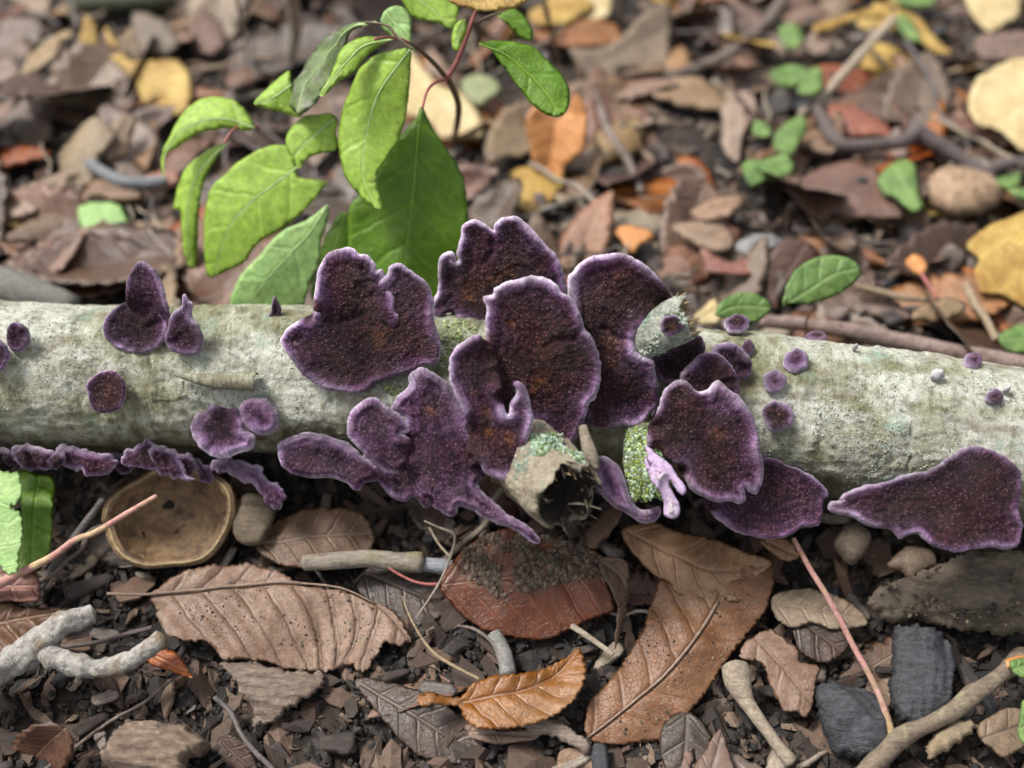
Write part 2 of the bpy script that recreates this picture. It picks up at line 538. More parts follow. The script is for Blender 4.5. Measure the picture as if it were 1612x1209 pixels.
def make_ground():
    a = np.concatenate([-np.geomspace(3000, 32, 24), np.linspace(-30, 30, 330), np.geomspace(32, 3000, 24)])
    X, Y = np.meshgrid(a, a + 6)
    P = np.stack([X.ravel(), Y.ravel()], 1)
    z = gz(P[:, 0], P[:, 1]) + fbm(np.stack([P[:, 0], P[:, 1], P[:, 0] * 0], 1) * 1.7, 21, 4) * .13
    V = np.column_stack([P, z]); n = len(a)
    i = np.arange(n - 1)
    I, J = np.meshgrid(i, i)
    q = (J * n + I).ravel()
    F = np.stack([q, q + 1, q + n + 1, q + n], 1).tolist()
    link('ground', mesh_from('ground', V, F), M_SOIL, kind='structure')
make_ground()

# ------------------------------------------------------------------ the branch
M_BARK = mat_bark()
ax_px = [(0, 591, 116), (220, 593, 117), (450, 597, 118), (800, 616, 120), (1100, 636, 122), (1350, 664, 123), (1612, 702, 124)]
ax3 = []
for px, py, r in ax_px:
    p = on_z(px, py, AXZ); dep = (p - CAM) @ FW
    ax3.append(np.append(p, r * dep / FPX * .985))
ax3 = np.array(ax3)
l = ax3[0] + (ax3[0] - ax3[1]) * 5; l[3] = ax3[0][3] * .94; l[1] += .5
rr_ = ax3[-1] + (ax3[-1] - ax3[-2]) * 4.5; rr_[3] = ax3[-1][3] * 1.03
AX = catmull(np.vstack([l, ax3, rr_]), .045, closed=False)
def make_log():
    keep = [i for i in range(len(AX)) if abs(AX[i, 0]) < 12.5 or i % 5 == 0]
    A = AX[keep]; C, R = A[:, :3], A[:, 3]
    Tn = np.gradient(C, axis=0); Tn /= np.linalg.norm(Tn, axis=1)[:, None]
    U_ = np.array([0, 0, 1.0]) - Tn * Tn[:, 2:3]; U_ /= np.linalg.norm(U_, axis=1)[:, None]
    W_ = np.cross(U_, Tn)          # towards the camera (-y)
    if W_[0, 1] > 0: W_ = -W_
    seg = 230
    # denser on the side that faces the camera
    s = np.linspace(0, 2 * pi, seg, endpoint=False); th = s - .35 * np.sin(s - .7) + .7 - .7
    D = np.cos(th)[None, :, None] * W_[:, None] + np.sin(th)[None, :, None] * U_[:, None]
    base = C[:, None] + R[:, None, None] * D
    Pn = base.reshape(-1, 3)
    Q = Pn * [1, 1, 1]
    h = fbm(Q * [.45, .6, .6], 31, 3) * .10 + fbm(Q * [3.2, 1.3, 1.3], 41, 4) * .04 + fbm(Q * 7, 47, 3) * .03
    # thin raised flakes of outer bark
    fl = fbm(Q * [.9, 1.5, 1.5], 53, 4)
    h += .022 * sstep((fl - .12) / .05) + .02 * sstep((fl + .28) / -.04)
    pits = vnoise(Q * [7, 3.2, 3.2], 61)
    h -= .03 * sstep((pits - .55) / .2)
    V = Pn + D.reshape(-1, 3) * h[:, None]
    n = len(A); F = []
    i, j = np.meshgrid(np.arange(n - 1), np.arange(seg), indexing='ij'); k = (j + 1) % seg
    F = np.stack([i * seg + j, (i + 1) * seg + j, (i + 1) * seg + k, i * seg + k], -1).reshape(-1, 4).tolist()
    F.append(list(range(seg))); F.append(list(range((n - 1) * seg, n * seg))[::-1])
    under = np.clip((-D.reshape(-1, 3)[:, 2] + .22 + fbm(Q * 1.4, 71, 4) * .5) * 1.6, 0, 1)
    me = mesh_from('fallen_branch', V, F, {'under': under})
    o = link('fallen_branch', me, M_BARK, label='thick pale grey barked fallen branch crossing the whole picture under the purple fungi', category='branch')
    return o, V, F
LOG, LV, LF = make_log()
BVH = BVHTree.FromPolygons([tuple(v) for v in LV], LF)
def log_hit(px, py):
    d = rays([(px, py)])[0]
    loc, nr, _, dist = BVH.ray_cast(Vector(CAM), Vector(d))
    if loc is None: return None, None
    nr = np.array(nr)
    if nr @ d > 0: nr = -nr
    return np.array(loc), nr

# ------------------------------------------------------------------ fungi
M_F = mat_fungus('violet_pore_surface')
M_FD = mat_fungus('dark_violet_pore_surface', purple=.15, light=.8)
M_FV = mat_fungus('lilac_tinted_pore_surface', purple=.9, light=1.05)

def depth_at(px, py, fallback=None):
    h, n = log_hit(px, py)
    if h is None:
        # beside the branch: carry on the depth of its nearest edge
        for k in range(1, 60):
            q, n = log_hit(px, py + (4 * k if py < 600 else -4 * k))
            if q is not None:
                d = rays([(px, py)])[0]
                return CAM + d * ((q - CAM) @ FW)
        return on_y(px, py, .6)
    return h

def bracket(outline, lift=.4, anchor=None, at3=None, dpx=None, tx=0, ty=-.15, tan=(), norim=(), mat=None, rim=1.0, cup=.12, wave=.10, bulge=.7,
            thick=.06, name='bracket_fungus', label=None, parent=None, group=None, y=None, step=2.3, seed=0, jag=.8, category='fungus', creases=(), sink=.3, toprim=0.0):
    O = catmull([p[:2] for p in T(outline)], 3.0)
    s = np.arange(len(O))
    tn = np.roll(O, -1, 0) - np.roll(O, 1, 0); tn /= np.linalg.norm(tn, axis=1)[:, None] + 1e-9
    nz = vnoise(np.stack([O[:, 0] * .11, O[:, 1] * .11, s * 0 + seed], 1), 3) * 1.6 + vnoise(np.stack([O[:, 0] * .3, O[:, 1] * .3, s * 0 + seed], 1), 4) * .7
    O = O + np.stack([tn[:, 1], -tn[:, 0]], 1) * (nz * jag)[:, None]
    V2, F, d = fill2d(O, step, seed)
    a = T(anchor)[0][:2] if anchor else O.mean(0)
    A = depth_at(a[0], a[1], y) if y is None else on_y(a[0], a[1], y)
    if dpx: q = T(dpx)[0]; A = CAM + rays([a])[0] * ((depth_at(q[0], q[1]) - CAM) @ FW)
    if at3 is not None: A = np.array(at3)
    A = A - norm(rays([a])[0]) * lift
    n = norm(-FW + tx * RT + ty * UP)
    D = rays(V2)
    P3 = CAM + D * (((A - CAM) @ n) / (D @ n))[:, None]
    ppc = FPX / ((A - CAM) @ FW)
    dc = d / ppc; dm = dc.max()
    rc = np.linalg.norm(V2 - a, axis=1) / ppc
    R = rc.max() + 1e-6
    shift = -cup * (rc / R) ** 2 * R + cup * R * .3
    shift = shift + wave * fbm(P3 * .9 + seed, 5 + seed, 3) * (.4 + rc / R)
    an = np.arctan2(V2[:, 1] - a[1], V2[:, 0] - a[0])
    # lobing that follows the radius, and faint growth zones
    shift = shift + .045 * wave / .1 * vnoise(np.stack([np.cos(an) * 3.2, np.sin(an) * 3.2, rc * .3 + seed], 1), 8) * sstep(rc / R * 1.5)
    for c in creases:
        q = np.array([p[:2] for p in T(c)]); cdist, _, _ = seg_dist(V2, q[:-1], q[1:])
        shift = shift - .06 * np.exp(-(cdist / ppc / .06) ** 2)
    rr = .075 * max(rim, .6)
    t = thick
    prof = np.sqrt(np.clip(1 - (1 - np.minimum(dc / rr, 1)) ** 2, 0, 1))
    hf = t * prof + .03 * rim * np.exp(-((dc - .08 * rim) / .05) ** 2) * prof * (1 + .9 * fbm(P3 * 1.5, 91, 3) * 1.5) - .05 * sstep((dc - .12 * rim) / .22)
    hf = hf + (.014 * vnoise(P3 * 15, 12) + .012 * vnoise(P3 * 26, 13)) * sstep((dc - .1) / .12) + .02 * fbm(P3 * 4, 14, 2) * sstep(dc / .2)
    hb = t * prof + bulge * sstep((dc - .18) / max(dm * .9, .2)) * prof
    e = dc * 1.25 / rim
    if toprim: e = e * (1 + toprim * sstep((V2[:, 1] - V2[:, 1].min()) / (np.ptp(V2[:, 1]) + 1e-6) * 1.3 - .15))
    sunk = np.zeros(len(V2))
    for sp in norim:
        q = TR(sp); g_ = np.exp(-(((V2 - q[:2]) ** 2).sum(1) / ((q[2] * 1.5) ** 2))); e = e + .6 * g_; sunk = np.maximum(sunk, g_)
    tv = np.zeros(len(V2))
    for sp in tan:
        q = TR(sp); tv = np.maximum(tv, np.exp(-(((V2 - q[:2]) ** 2).sum(1) / (q[2] ** 2)))) 
    P3 = P3 + n * (shift - sink * sunk)[:, None]
    Vv, FF, at = two_sided(V2, F, d, P3, n, hf, hb, {'edge': e, 'tan': tv * 1.25, 'ang': an, 'rad': rc})
    o = link(name, mesh_from(name, Vv, FF, at), mat or M_F, label=label, group=group, category=category if not parent else None)
    if parent is not None: adopt(o, parent)
    else: recenter(o)
    return o

# order: from the back of the cluster to its front
back_top = bracket('C 30,500 33,420 40,330 55,290 90,272 125,290 142,325 140,270 150,225 160,180 165,130 200,105 250,93 300,115 335,148 350,155 355,118 390,85 450,73 500,88 560,140 600,190 660,250 710,310 735,370 755,440 770,500 760,600 600,700 400,720 250,700 180,680 100,640 20,640 -10,590 10,540',
    lift=.35, anchor='C 430,560', ty=-.35, tan=('C 330,420,60', 'C 210,520,42', 'C 420,380,40'), cup=.03, norim=('C 600,700,50', 'C 100,640,20'), creases=('C 340,150 345,260 300,330',),
    label='purple bracket fungus with a notched upper rim, topmost of the central cluster', group='bracket fungi on the branch', bulge=1.0, seed=1)
right_tall = bracket('C 765,440 790,390 830,345 880,310 950,295 1030,282 1100,290 1160,320 1220,360 1270,410 1310,460 1350,520 1375,560 1330,600 1240,640 1165,710 1142,770 1150,830 1190,858 1238,880 1262,960 1280,1050 1272,1140 1240,1200 E 990,310 960,360 915,395 860,412 832,396 760,405 680,400 625,385 600,330 580,250 560,100 C 780,600',
    lift=.55, anchor='E 760,120', ty=-.28, tx=.05, tan=('C 1030,780,50', 'E 780,40,40'), cup=.03, wave=.13, norim=('C 1330,600,60',), creases=('C 1140,770 1050,760 960,700',),
    label='tall purple bracket fungus with a waist, standing left of the broken twig stub', group='bracket fungi on the branch', bulge=1.0, seed=2)
left_big = bracket('B 150,770 180,715 230,670 300,640 350,600 450,560 600,500 700,440 745,400 752,372 775,350 812,340 850,360 910,400 970,450 1000,500 1015,570 1010,640 1035,720 1050,800 1045,880 1010,912 940,925 870,960 780,985 700,1010 640,1050 570,1072 490,1065 410,1050 340,1020 280,970 240,920 200,860 170,820',
    lift=.42, anchor='B 600,850', ty=-.22, tan=('B 720,770,60', 'B 330,640,30'), cup=.03, norim=('B 450,560,45', 'B 620,500,45', 'B 300,640,18'),
    label='large purple bracket fungus left of centre, two upright lobes above a rounded base', group='bracket fungi on the branch', bulge=.8, seed=3)
bracket('B 340,640 330,560 345,470 355,390 380,335 410,290 450,262 500,250 560,252 592,285 640,292 685,345 692,378 722,372 748,405 770,470 798,535 792,595 815,640 805,690 775,707 735,690 700,720 600,740 480,745 400,720',
    lift=.62, anchor='B 560,650', dpx='B 600,850', ty=-.12, tx=.12, tan=('B 350,610,36', 'B 420,700,34', 'B 345,560,22'), cup=.03, norim=('B 600,750,60', 'B 500,750,60', 'B 400,730,60', 'B 690,740,40', 'B 340,650,40'),
    name='lobe', parent=left_big, bulge=.35, seed=4)
centre = bracket('C 288,530 340,512 345,480 370,465 420,440 490,424 560,408 630,418 700,450 728,500 780,530 820,590 850,660 860,700 905,760 935,830 955,920 950,1010 920,1100 880,1130 E 680,220 640,270 618,330 600,380 580,440 540,502 505,510 460,490 410,470 340,420 200,430 50,420 -20,300 -30,100 C 170,1000 200,850 260,780 300,760 305,650 310,600',
    lift=1.15, anchor='C 560,900', ty=-.24, tan=('C 330,780,34', 'C 560,1050,50', 'C 300,950,40', 'C 600,1000,45', 'C 440,680,28'), cup=.035, norim=('E 200,440,50', 'E 0,380,60', 'C 170,1000,36', 'C 230,830,30', 'E 60,430,30'), creases=('C 850,690 800,760 690,770 640,800',),
    label='large round-topped purple bracket fungus in the middle, in front of its neighbours', group='bracket fungi on the branch', bulge=1.3, seed=5)
bracket('D 1252,-118 1200,-95 1150,-60 1112,-10 1098,40 1100,130 1125,200 1170,300 1200,400 1190,520 1180,600 1215,650 1240,622 1275,622 1292,655 1345,690 1390,703 1440,712 1500,695 1548,668 1578,640 1584,580 1562,520 1545,465 1572,400 1568,330 1550,240 1525,175 1485,146 1458,165 1478,210 1445,260 1430,330 1400,240 1385,100 1360,-10 1320,-70',
    lift=1.42, anchor='D 1300,350', ty=-.12, tan=('D 1310,330,36', 'D 1330,-60,28', 'D 1240,200,22', 'D 1440,470,34', 'D 1320,430,26'), cup=.02, norim=('D 1400,230,26', 'D 1390,100,50', 'D 1350,0,50', 'D 1330,-60,30', 'D 1200,450,60', 'D 1180,600,40'),
    name='lobe', parent=centre, bulge=.5, seed=6)
lilac = bracket('D 770,300 785,258 822,210 868,170 873,115 910,75 950,65 1000,90 1060,122 1100,160 1130,205 1180,275 1222,330 1262,352 1280,378 1262,398 1225,400 1260,480 1290,560 1290,640 1292,690 1262,722 1300,772 1370,840 1430,890 1480,918 1560,970 1612,1030 1600,1064 1550,1040 1450,978 1370,952 1300,920 1220,870 1155,850 1142,888 1105,908 1030,870 980,822 900,770 860,700 850,600 840,500 850,440 855,400 845,350 800,330',
    lift=1.3, anchor='D 1050,450', ty=.02, mat=M_FV, rim=1.6, toprim=.6, wave=.16, tan=('D 1000,300,30',), cup=.04, norim=('D 1290,560,45', 'D 870,700,40', 'D 840,500,40', 'D 980,820,16'),
    label='purple bracket fungus with lilac upper rim and a pointed tail beside the cut stub', group='bracket fungi on the branch', bulge=1.2, seed=7)
bracket('D 520,440 516,370 540,310 595,262 650,235 700,245 750,285 800,318 850,368 876,398 862,430 830,440 880,480 900,560 860,640 790,668 720,640 655,600 600,540 550,490',
    lift=1.62, anchor='D 700,450', ty=.0, tx=-.06, mat=M_FV, rim=1.8, toprim=1.2, wave=.16, cup=.05, norim=('D 900,560,40', 'D 860,640,20'), name='lobe', parent=lilac, bulge=.6, seed=8)
bracket('D 620,560 700,600 780,650 860,620 960,700 1000,820 960,860 900,790 872,810 850,825 800,812 750,775 690,700 630,640',
    lift=.7, anchor='D 780,600', ty=.0, mat=M_FV, rim=.8, name='bracket_fungus', bulge=.6, seed=9, norim=('D 960,700,40', 'D 860,620,40'),
    label='small ragged purple fungus tucked beneath the lilac rimmed bracket', group='bracket fungi on the branch')
bracket('D 130,520 150,488 200,463 290,432 370,438 450,462 520,480 580,530 630,580 700,640 690,700 620,720 600,756 560,757 520,722 450,692 380,690 270,682 190,650 150,600',
    lift=.3, anchor='D 400,445', ty=.1, mat=M_FV, rim=1.5, toprim=2.2, wave=.2, cup=.06, label='low wide purple bracket fungus left of the lilac rimmed one', group='bracket fungi on the branch', bulge=.6, seed=10)
bracket('F 55,290 100,250 170,205 265,180 292,225 285,300 240,355 180,385 120,375 80,340',
    lift=.45, anchor='F 180,300', ty=-.1, mat=M_FD, rim=.7, label='dark purple bracket fungus in the shade just under the broken twig stub', group='bracket fungi on the branch', seed=11)
bracket('F 320,240 350,213 410,210 450,240 480,290 484,340 450,372 430,362 400,370 360,330 330,290',
    lift=.4, anchor='F 400,290', ty=-.1, tx=.1, mat=M_FD, rim=.8, label='small dark purple bracket with a pale lower lip above the twin peaked one', group='bracket fungi on the branch', seed=12)
bracket('F 190,340 225,300 260,265 300,248 350,255 390,290 420,340 432,400 425,440 380,480 280,450 200,400',
    lift=.62, anchor='F 320,370', ty=-.1, tx=.05, mat=M_FD, rim=.7, tan=('F 330,360,26',), label='rounded dark purple bracket right above the twin peaked large one', group='bracket fungi on the branch', seed=13)
low_right = bracket('F 470,720 510,690 545,684 580,690 640,720 700,745 750,775 790,810 806,840 782,868 775,950 740,975 700,972 650,1005 580,1022 500,1015 430,1000 370,965 325,925 290,870 350,840 430,830',
    lift=.45, anchor='F 600,730', ty=.12, mat=M_FV, rim=.75, cup=.05, tan=('F 770,880,13',), norim=('F 430,830,40', 'F 300,880,20'), label='broad purple bracket fungus hanging low, partly behind the twin peaked one', group='bracket fungi on the branch', bulge=.7, seed=14)
bracket('F 60,560 88,500 108,430 140,382 190,362 230,385 258,412 300,402 320,376 350,367 380,400 430,430 470,482 502,540 515,600 527,680 540,740 531,800 510,839 480,830 457,812 469,860 440,882 400,868 340,870 280,850 240,830 210,790 190,740 150,700 100,670 50,640',
    lift=1.0, anchor='F 280,620', ty=.0, tx=.06, rim=1.0, tan=('F 340,590,34', 'F 100,640,24', 'F 180,720,20'), cup=.04, wave=.13, norim=('F 80,560,22', 'F 100,670,24', 'F 190,740,14'),
    label='large purple bracket fungus with twin peaks on its upper edge, right of the centre', group='bracket fungi on the branch', bulge=1.2, seed=15)
bracket('F 815,870 840,860 870,832 940,803 1040,787 1120,755 1230,735 1290,690 1350,650 1392,634 1450,645 1510,670 1560,700 1600,740 1606,790 1596,870 1590,920 1606,970 1590,1040 1550,1066 1480,1060 1390,1066 1340,1079 1260,1060 1200,1030 1160,1002 1100,1022 1060,985 970,972 900,935 840,925 800,900',
    lift=1.15, anchor='F 1340,860', ty=.12, mat=M_FD, rim=.75, cup=.05, wave=.14, label='wide triangular purple bracket fungus alone at the right end of the branch', group='bracket fungi on the branch', bulge=1.1, seed=16)
fl = bracket('A 575,470 598,412 640,375 690,345 740,330 830,340 900,380 950,420 958,480 950,530 928,565 900,597 860,616 800,634 740,632 690,612 640,592 600,560 580,515',
    lift=.3, anchor='A 760,500', ty=-.1, rim=.7, tan=('A 680,420,26',), cup=.04, norim=('A 740,330,30', 'A 850,345,30'), label='purple bracket fungus with a tall pointed lobe on the left part of the branch', group='bracket fungi on the branch', seed=17, mat=M_FD)
bracket('A 715,380 714,310 718,250 730,190 755,140 775,115 800,107 850,138 885,180 920,250 945,320 957,400 960,460 925,490 880,470 830,450 760,440',
    lift=.48, anchor='A 830,420', dpx='A 760,500', ty=-.12, rim=.6, mat=M_FV, norim=('A 880,480,50', 'A 790,450,60', 'A 740,400,40'), cup=.05, name='lobe', parent=fl, bulge=.3, seed=18)
bracket('A 1028,300 1048,298 1062,335 1085,345 1088,385 1095,430 1130,480 1148,540 1146,600 1110,637 1060,647 1010,636 960,612 932,560 948,500 958,430 985,388 1020,366 1030,335',
    lift=.35, anchor='A 1050,540', ty=-.15, rim=.8, mat=M_FV, tan=('A 1060,560,10',), label='small ragged purple bracket touching the right side of the pointed lobed one', group='bracket fungi on the branch', seed=19)
bracket('A 1546,300 1562,318 1577,345 1590,400 1580,420 1515,419 1528,380 1537,335', lift=.05, anchor='A 1550,405', ty=-.5, rim=.4, mat=M_FV, bulge=.1, step=1.6,
    label='tiny purple spike of fungus on the top edge of the branch below the green leaf', group='bracket fungi on the branch', seed=20)
bracket('A 1085,985 1130,945 1190,912 1250,903 1310,918 1350,940 1385,1000 1402,1060 1436,1100 1436,1150 1402,1176 1350,1192 1290,1218 1230,1223 1160,1192 1100,1132 1068,1060',
    lift=.3, anchor='A 1250,1060', ty=.1, rim=1.5, wave=.16, cup=.08, label='round purple fungus with a pale lower rim, larger of the joined pair left of centre', group='bracket fungi on the branch', seed=21)
bracket('A 1345,930 1380,882 1440,871 1500,884 1542,930 1572,980 1572,1040 1532,1076 1470,1091 1420,1076 1385,1040 1355,990',
    lift=.38, anchor='A 1460,980', ty=.1, rim=1.3, cup=.08, mat=M_FV, label='smaller round purple fungus, right one of the joined pair left of centre', group='bracket fungi on the branch', seed=22)
bracket('A 620,722 670,750 702,800 707,870 685,932 640,962 570,966 520,945 498,890 487,840 495,790 530,753 575,728', lift=.32, anchor='A 600,850', ty=.0, rim=.35, cup=.12, wave=.05, tan=('A 600,840,26',),
    label='round dark reddish purple button fungus casting a shadow on the pale bark at left', group='bracket fungi on the branch', seed=23)
bracket('A 90,455 130,470 160,508 175,560 160,592 110,622 60,612 35,570 38,510 60,466', lift=.3, anchor='A 100,540', rim=.6, cup=.1, mat=M_FV, seed=24,
    label='small warty purple fungus near the left end of the branch, upper of two', group='bracket fungi on the branch')
bracket('A -80,540 -30,535 20,560 50,600 66,640 50,690 20,722 -20,740 -80,730', lift=.25, anchor='A -10,640', rim=.5, cup=.1, mat=M_FV, seed=25,
    label='purple fungus cut by the left picture edge, lower of two', group='bracket fungi on the branch')
# the low row seen nearly edge on
row = [('G 55,175 90,146 150,134 200,155 260,165 312,200 300,242 260,272 200,292 130,282 80,245 52,212', 'first from the left in the low row'),
       ('G 320,190 360,148 400,153 470,160 560,185 620,203 662,235 640,282 560,322 480,302 400,282 340,252', 'second from the left in the low row'),
       ('G 688,215 720,173 780,150 830,108 882,140 900,153 960,168 1012,190 1022,240 1050,300 1112,342 1060,357 970,332 880,302 800,267 730,257 690,250', 'third in the low row, with a knobbly rim above the nut husk'),
       ('G 1028,200 1070,178 1112,210 1150,240 1200,268 1212,330 1190,357 1150,352 1110,312 1055,270', 'smooth pale tip above the nut husk rim'),
       ('G 1205,240 1300,220 1400,238 1470,278 1502,340 1560,358 1602,400 1592,482 1550,502 1500,472 1480,412 1400,372 1300,322 1215,290', 'drooping to a pale lilac tip right of the nut husk')]
for i, (o_, lb) in enumerate(row):
    bracket(o_, lift=.28 + .1 * (i == 4), ty=.1, anchor=['G 150,140', 'G 400,155', 'G 850,150', 'G 1080,190', 'G 1300,215'][i], rim=1.7 if i != 3 else 2.2, toprim=3.0, jag=2.8, mat=M_FV if i in (3, 4) else M_F, cup=.12, wave=.3, bulge=.45, seed=30 + i,
            label='narrow ragged fungus, ' + lb, group='narrow fungi along the underside')
def mat_pale():
    m, t, b = new_mat('white_to_lilac_fungus'); g = N(t); co = g.geo(); ed = g.attr('edge')
    w_ = g.ramp(g.noise(co, 2.2, 4, .6), [(.38, (.30, .18, .34)), (.5, (.46, .36, .46)), (.62, (.66, .62, .60))])
    base = g.mix(g.ramp(ed, [(.02, 0), (.10, 1)]), (.46, .34, .52), w_)
    base = g.mix(g.math('MULTIPLY', g.ramp(g.noise(co, 7, 4, .7), [(.56, 0), (.64, 1)]), .6), base, (.16, .08, .12))
    g.L(base, b.inputs['Base Color']); b.inputs['Roughness'].default_value = .55
    g.L(g.bump(g.noise(co, 16, 4, .7), .6, .05), b.inputs['Normal']); return m
M_PALEF = mat_pale()
# more ragged pieces make the low row nearly continuous
for i, (o_, lb) in enumerate([('G -40,175 20,165 70,170 90,190 120,230 90,262 30,250 -40,255', 'ragged dark purple fungus cut by the left edge at the start of the low row'),
        ('G 270,200 330,170 370,185 380,230 350,275 300,270 265,240', 'small ruffled fungus between the first and second of the low row'),
        ('G 600,200 660,185 720,200 760,240 740,290 690,300 640,270', 'small ruffled fungus between the second and third of the low row'),
        ('G 860,150 920,150 1000,200 1060,190 1090,240 1080,300 1000,320 900,290 850,230', 'ruffled dark fungus overlapping the third of the low row'),
        ('G 1180,250 1260,215 1330,225 1400,260 1430,330 1380,350 1290,310 1220,300', 'ruffled dark fungus under the joined pair of round ones')]):
    bracket(o_, lift=.42 + .06 * (i % 2), ty=.05, rim=1.3, toprim=3.0, jag=2.6, mat=M_F if i % 2 else M_FD, anchor=['G 30,170', 'G 330,175', 'G 680,190', 'G 900,155', 'G 1300,220'][i], cup=.15, wave=.3, bulge=.4, seed=60 + i, label=lb, group='narrow fungi along the underside')
# curled pieces between the stubs
bracket('E 688,562 740,572 800,620 838,690 862,780 900,842 960,870 1035,850 1032,920 985,948 925,945 865,905 800,868 730,820 670,740 640,650 650,590', lift=1.35, anchor='E 740,600', ty=.0, tx=.0, rim=1.3, mat=M_FV, seed=36, bulge=.6,
        label='purple fungus curling like a hook between the cut stub and the mossy stub', group='bracket fungi on the branch', tan=('E 960,900,14',))
M_PALE = mat_wood('pale_fungus_flesh', (.66, .58, .62), (.80, .74, .75), (.5, .38, .58), rough=.6, bump=.3)
def px_tube(name, s, z0, mat, rads, **k):
    """points 'x,y,lift': lift towards the camera from the surface of the branch"""
    P = []
    for p in T(s):
        h = depth_at(p[0], p[1], -1.2 if p[1] > 650 else .8)
        P.append(h - norm(rays([p])[0]) * p[2])
    return tube(name, P, rads, mat, **k)
bracket('E 950,505 985,530 1015,560 1060,588 1100,618 1125,670 1168,715 1182,755 1160,787 1135,765 1112,735 1092,702 1090,745 1120,790 1146,860 1132,912 1090,927 1052,902 1055,840 1030,765 990,705 968,660 985,620 962,580',
    lift=1.5, anchor='E 1050,640', dpx='E 1050,560', ty=-.1, tx=-.25, mat=M_PALEF, rim=2.2, bulge=.25, cup=.02, wave=.2, seed=50, step=1.8, label='white and lilac forked tongue of fungus curling down beside the mossy stub')
bracket('E 955,560 975,600 1000,650 1012,700 985,690 962,650 948,600', lift=1.35, anchor='E 980,630', dpx='E 1050,560', ty=-.1, mat=M_PALEF, rim=2.0, bulge=.1, seed=51, step=1.8,
    label='tiny lilac flap of fungus touching the white forked tongue')

# small round fungi on the right part of the branch
btn = [('F 420,130', 55, 36, 'F', 'on the top edge of the branch beside the twig stub'), ('F 468,230', 27, 33, 'V', 'oval lilac one touching the dark bracket group'),
       ('F 665,285', 52, 50, 'V', 'highest of three in a near vertical row'), ('F 578,370', 50, 48, 'V', 'middle one of three in a near vertical row'),
       ('F 590,512', 64, 66, 'F', 'largest, lilac ringed, lowest of three in a row'), ('F 750,188', 45, 28, 'V', 'sitting on the top edge of the branch right of centre'),
       ('F 1400,285', 40, 36, 'V', 'white fringed, near the top edge at far right'), ('F 1253,340', 30, 23, 'W', 'whitish dome left of the far right buttons'),
       ('F 1490,435', 38, 34, 'V', 'larger of two touching dots at far right'), ('F 1540,402', 15, 14, 'W', 'tiny whitish dot above the far right pair'),
       ('F 912,228', 12, 9, 'W', 'tiny white speck on the top edge of the branch')]
M_WH = mat_wood('whitish_fungus', (.50, .47, .50), (.62, .60, .62), (.36, .28, .38), bump=.4)
def button(c, rx, ry, kind, lb, i):
    c = T(c)[0]; s_ = 1 / 2.634
    h, n = log_hit(c[0], c[1] + (6 if kind == 'W' else 3))
    if h is None: h, n = log_hit(c[0], c[1] + 18)
    an = np.linspace(0, 2 * pi, 40, endpoint=False)
    rr = 1 + .10 * fbm(np.stack([np.cos(an) * 2.2, np.sin(an) * 2.2, an * 0 + i * 3.1], 1), 5, 3) * 2
    O = np.stack([c[0] + np.cos(an) * rx * s_ * rr, c[1] + np.sin(an) * ry * s_ * rr], 1)
    V2, F, d = fill2d(O, 1.8, i)
    nn = norm(.55 * n - .45 * FW)
    A = h + nn * .13
    D = rays(V2); P3 = CAM + D * (((A - CAM) @ nn) / (D @ nn))[:, None]
    ppc = FPX / ((A - CAM) @ FW); dc = d / ppc; dm = dc.max()
    prof = np.sqrt(np.clip(1 - (1 - np.minimum(dc / (.09 if kind != 'W' else dm), 1)) ** 2, 0, 1))
    hf = .06 * prof + .03 * sstep(dc / dm) - (.03 * sstep((dc - .06) / .1) if kind != 'W' else -.05 * prof) + .02 * vnoise(P3 * 16, 3) * sstep((dc - .06) / .1)
    hb = .14 * prof
    V, FF, at = two_sided(V2, F, d, P3, nn, hf, hb, {'ang': np.arctan2(V2[:, 1] - c[1], V2[:, 0] - c[0]), 'rad': dc, 'edge': dc / dm * (.42 if kind == 'F' else .27), 'tan': .6 * np.exp(-(((V2 - c[:2]) ** 2).sum(1)) / (rx * s_ * .5) ** 2)})
    o = link('button_fungus', mesh_from('button_fungus', V, FF, at), {'F': M_F, 'V': M_FV, 'W': M_WH}[kind], label=('small white fungus, ' if kind == 'W' else 'small round purple fungus, ') + lb, category='fungus', group='small round fungi on the right part of the branch')
    recenter(o)
for i, q in enumerate(btn): button(*q, i)

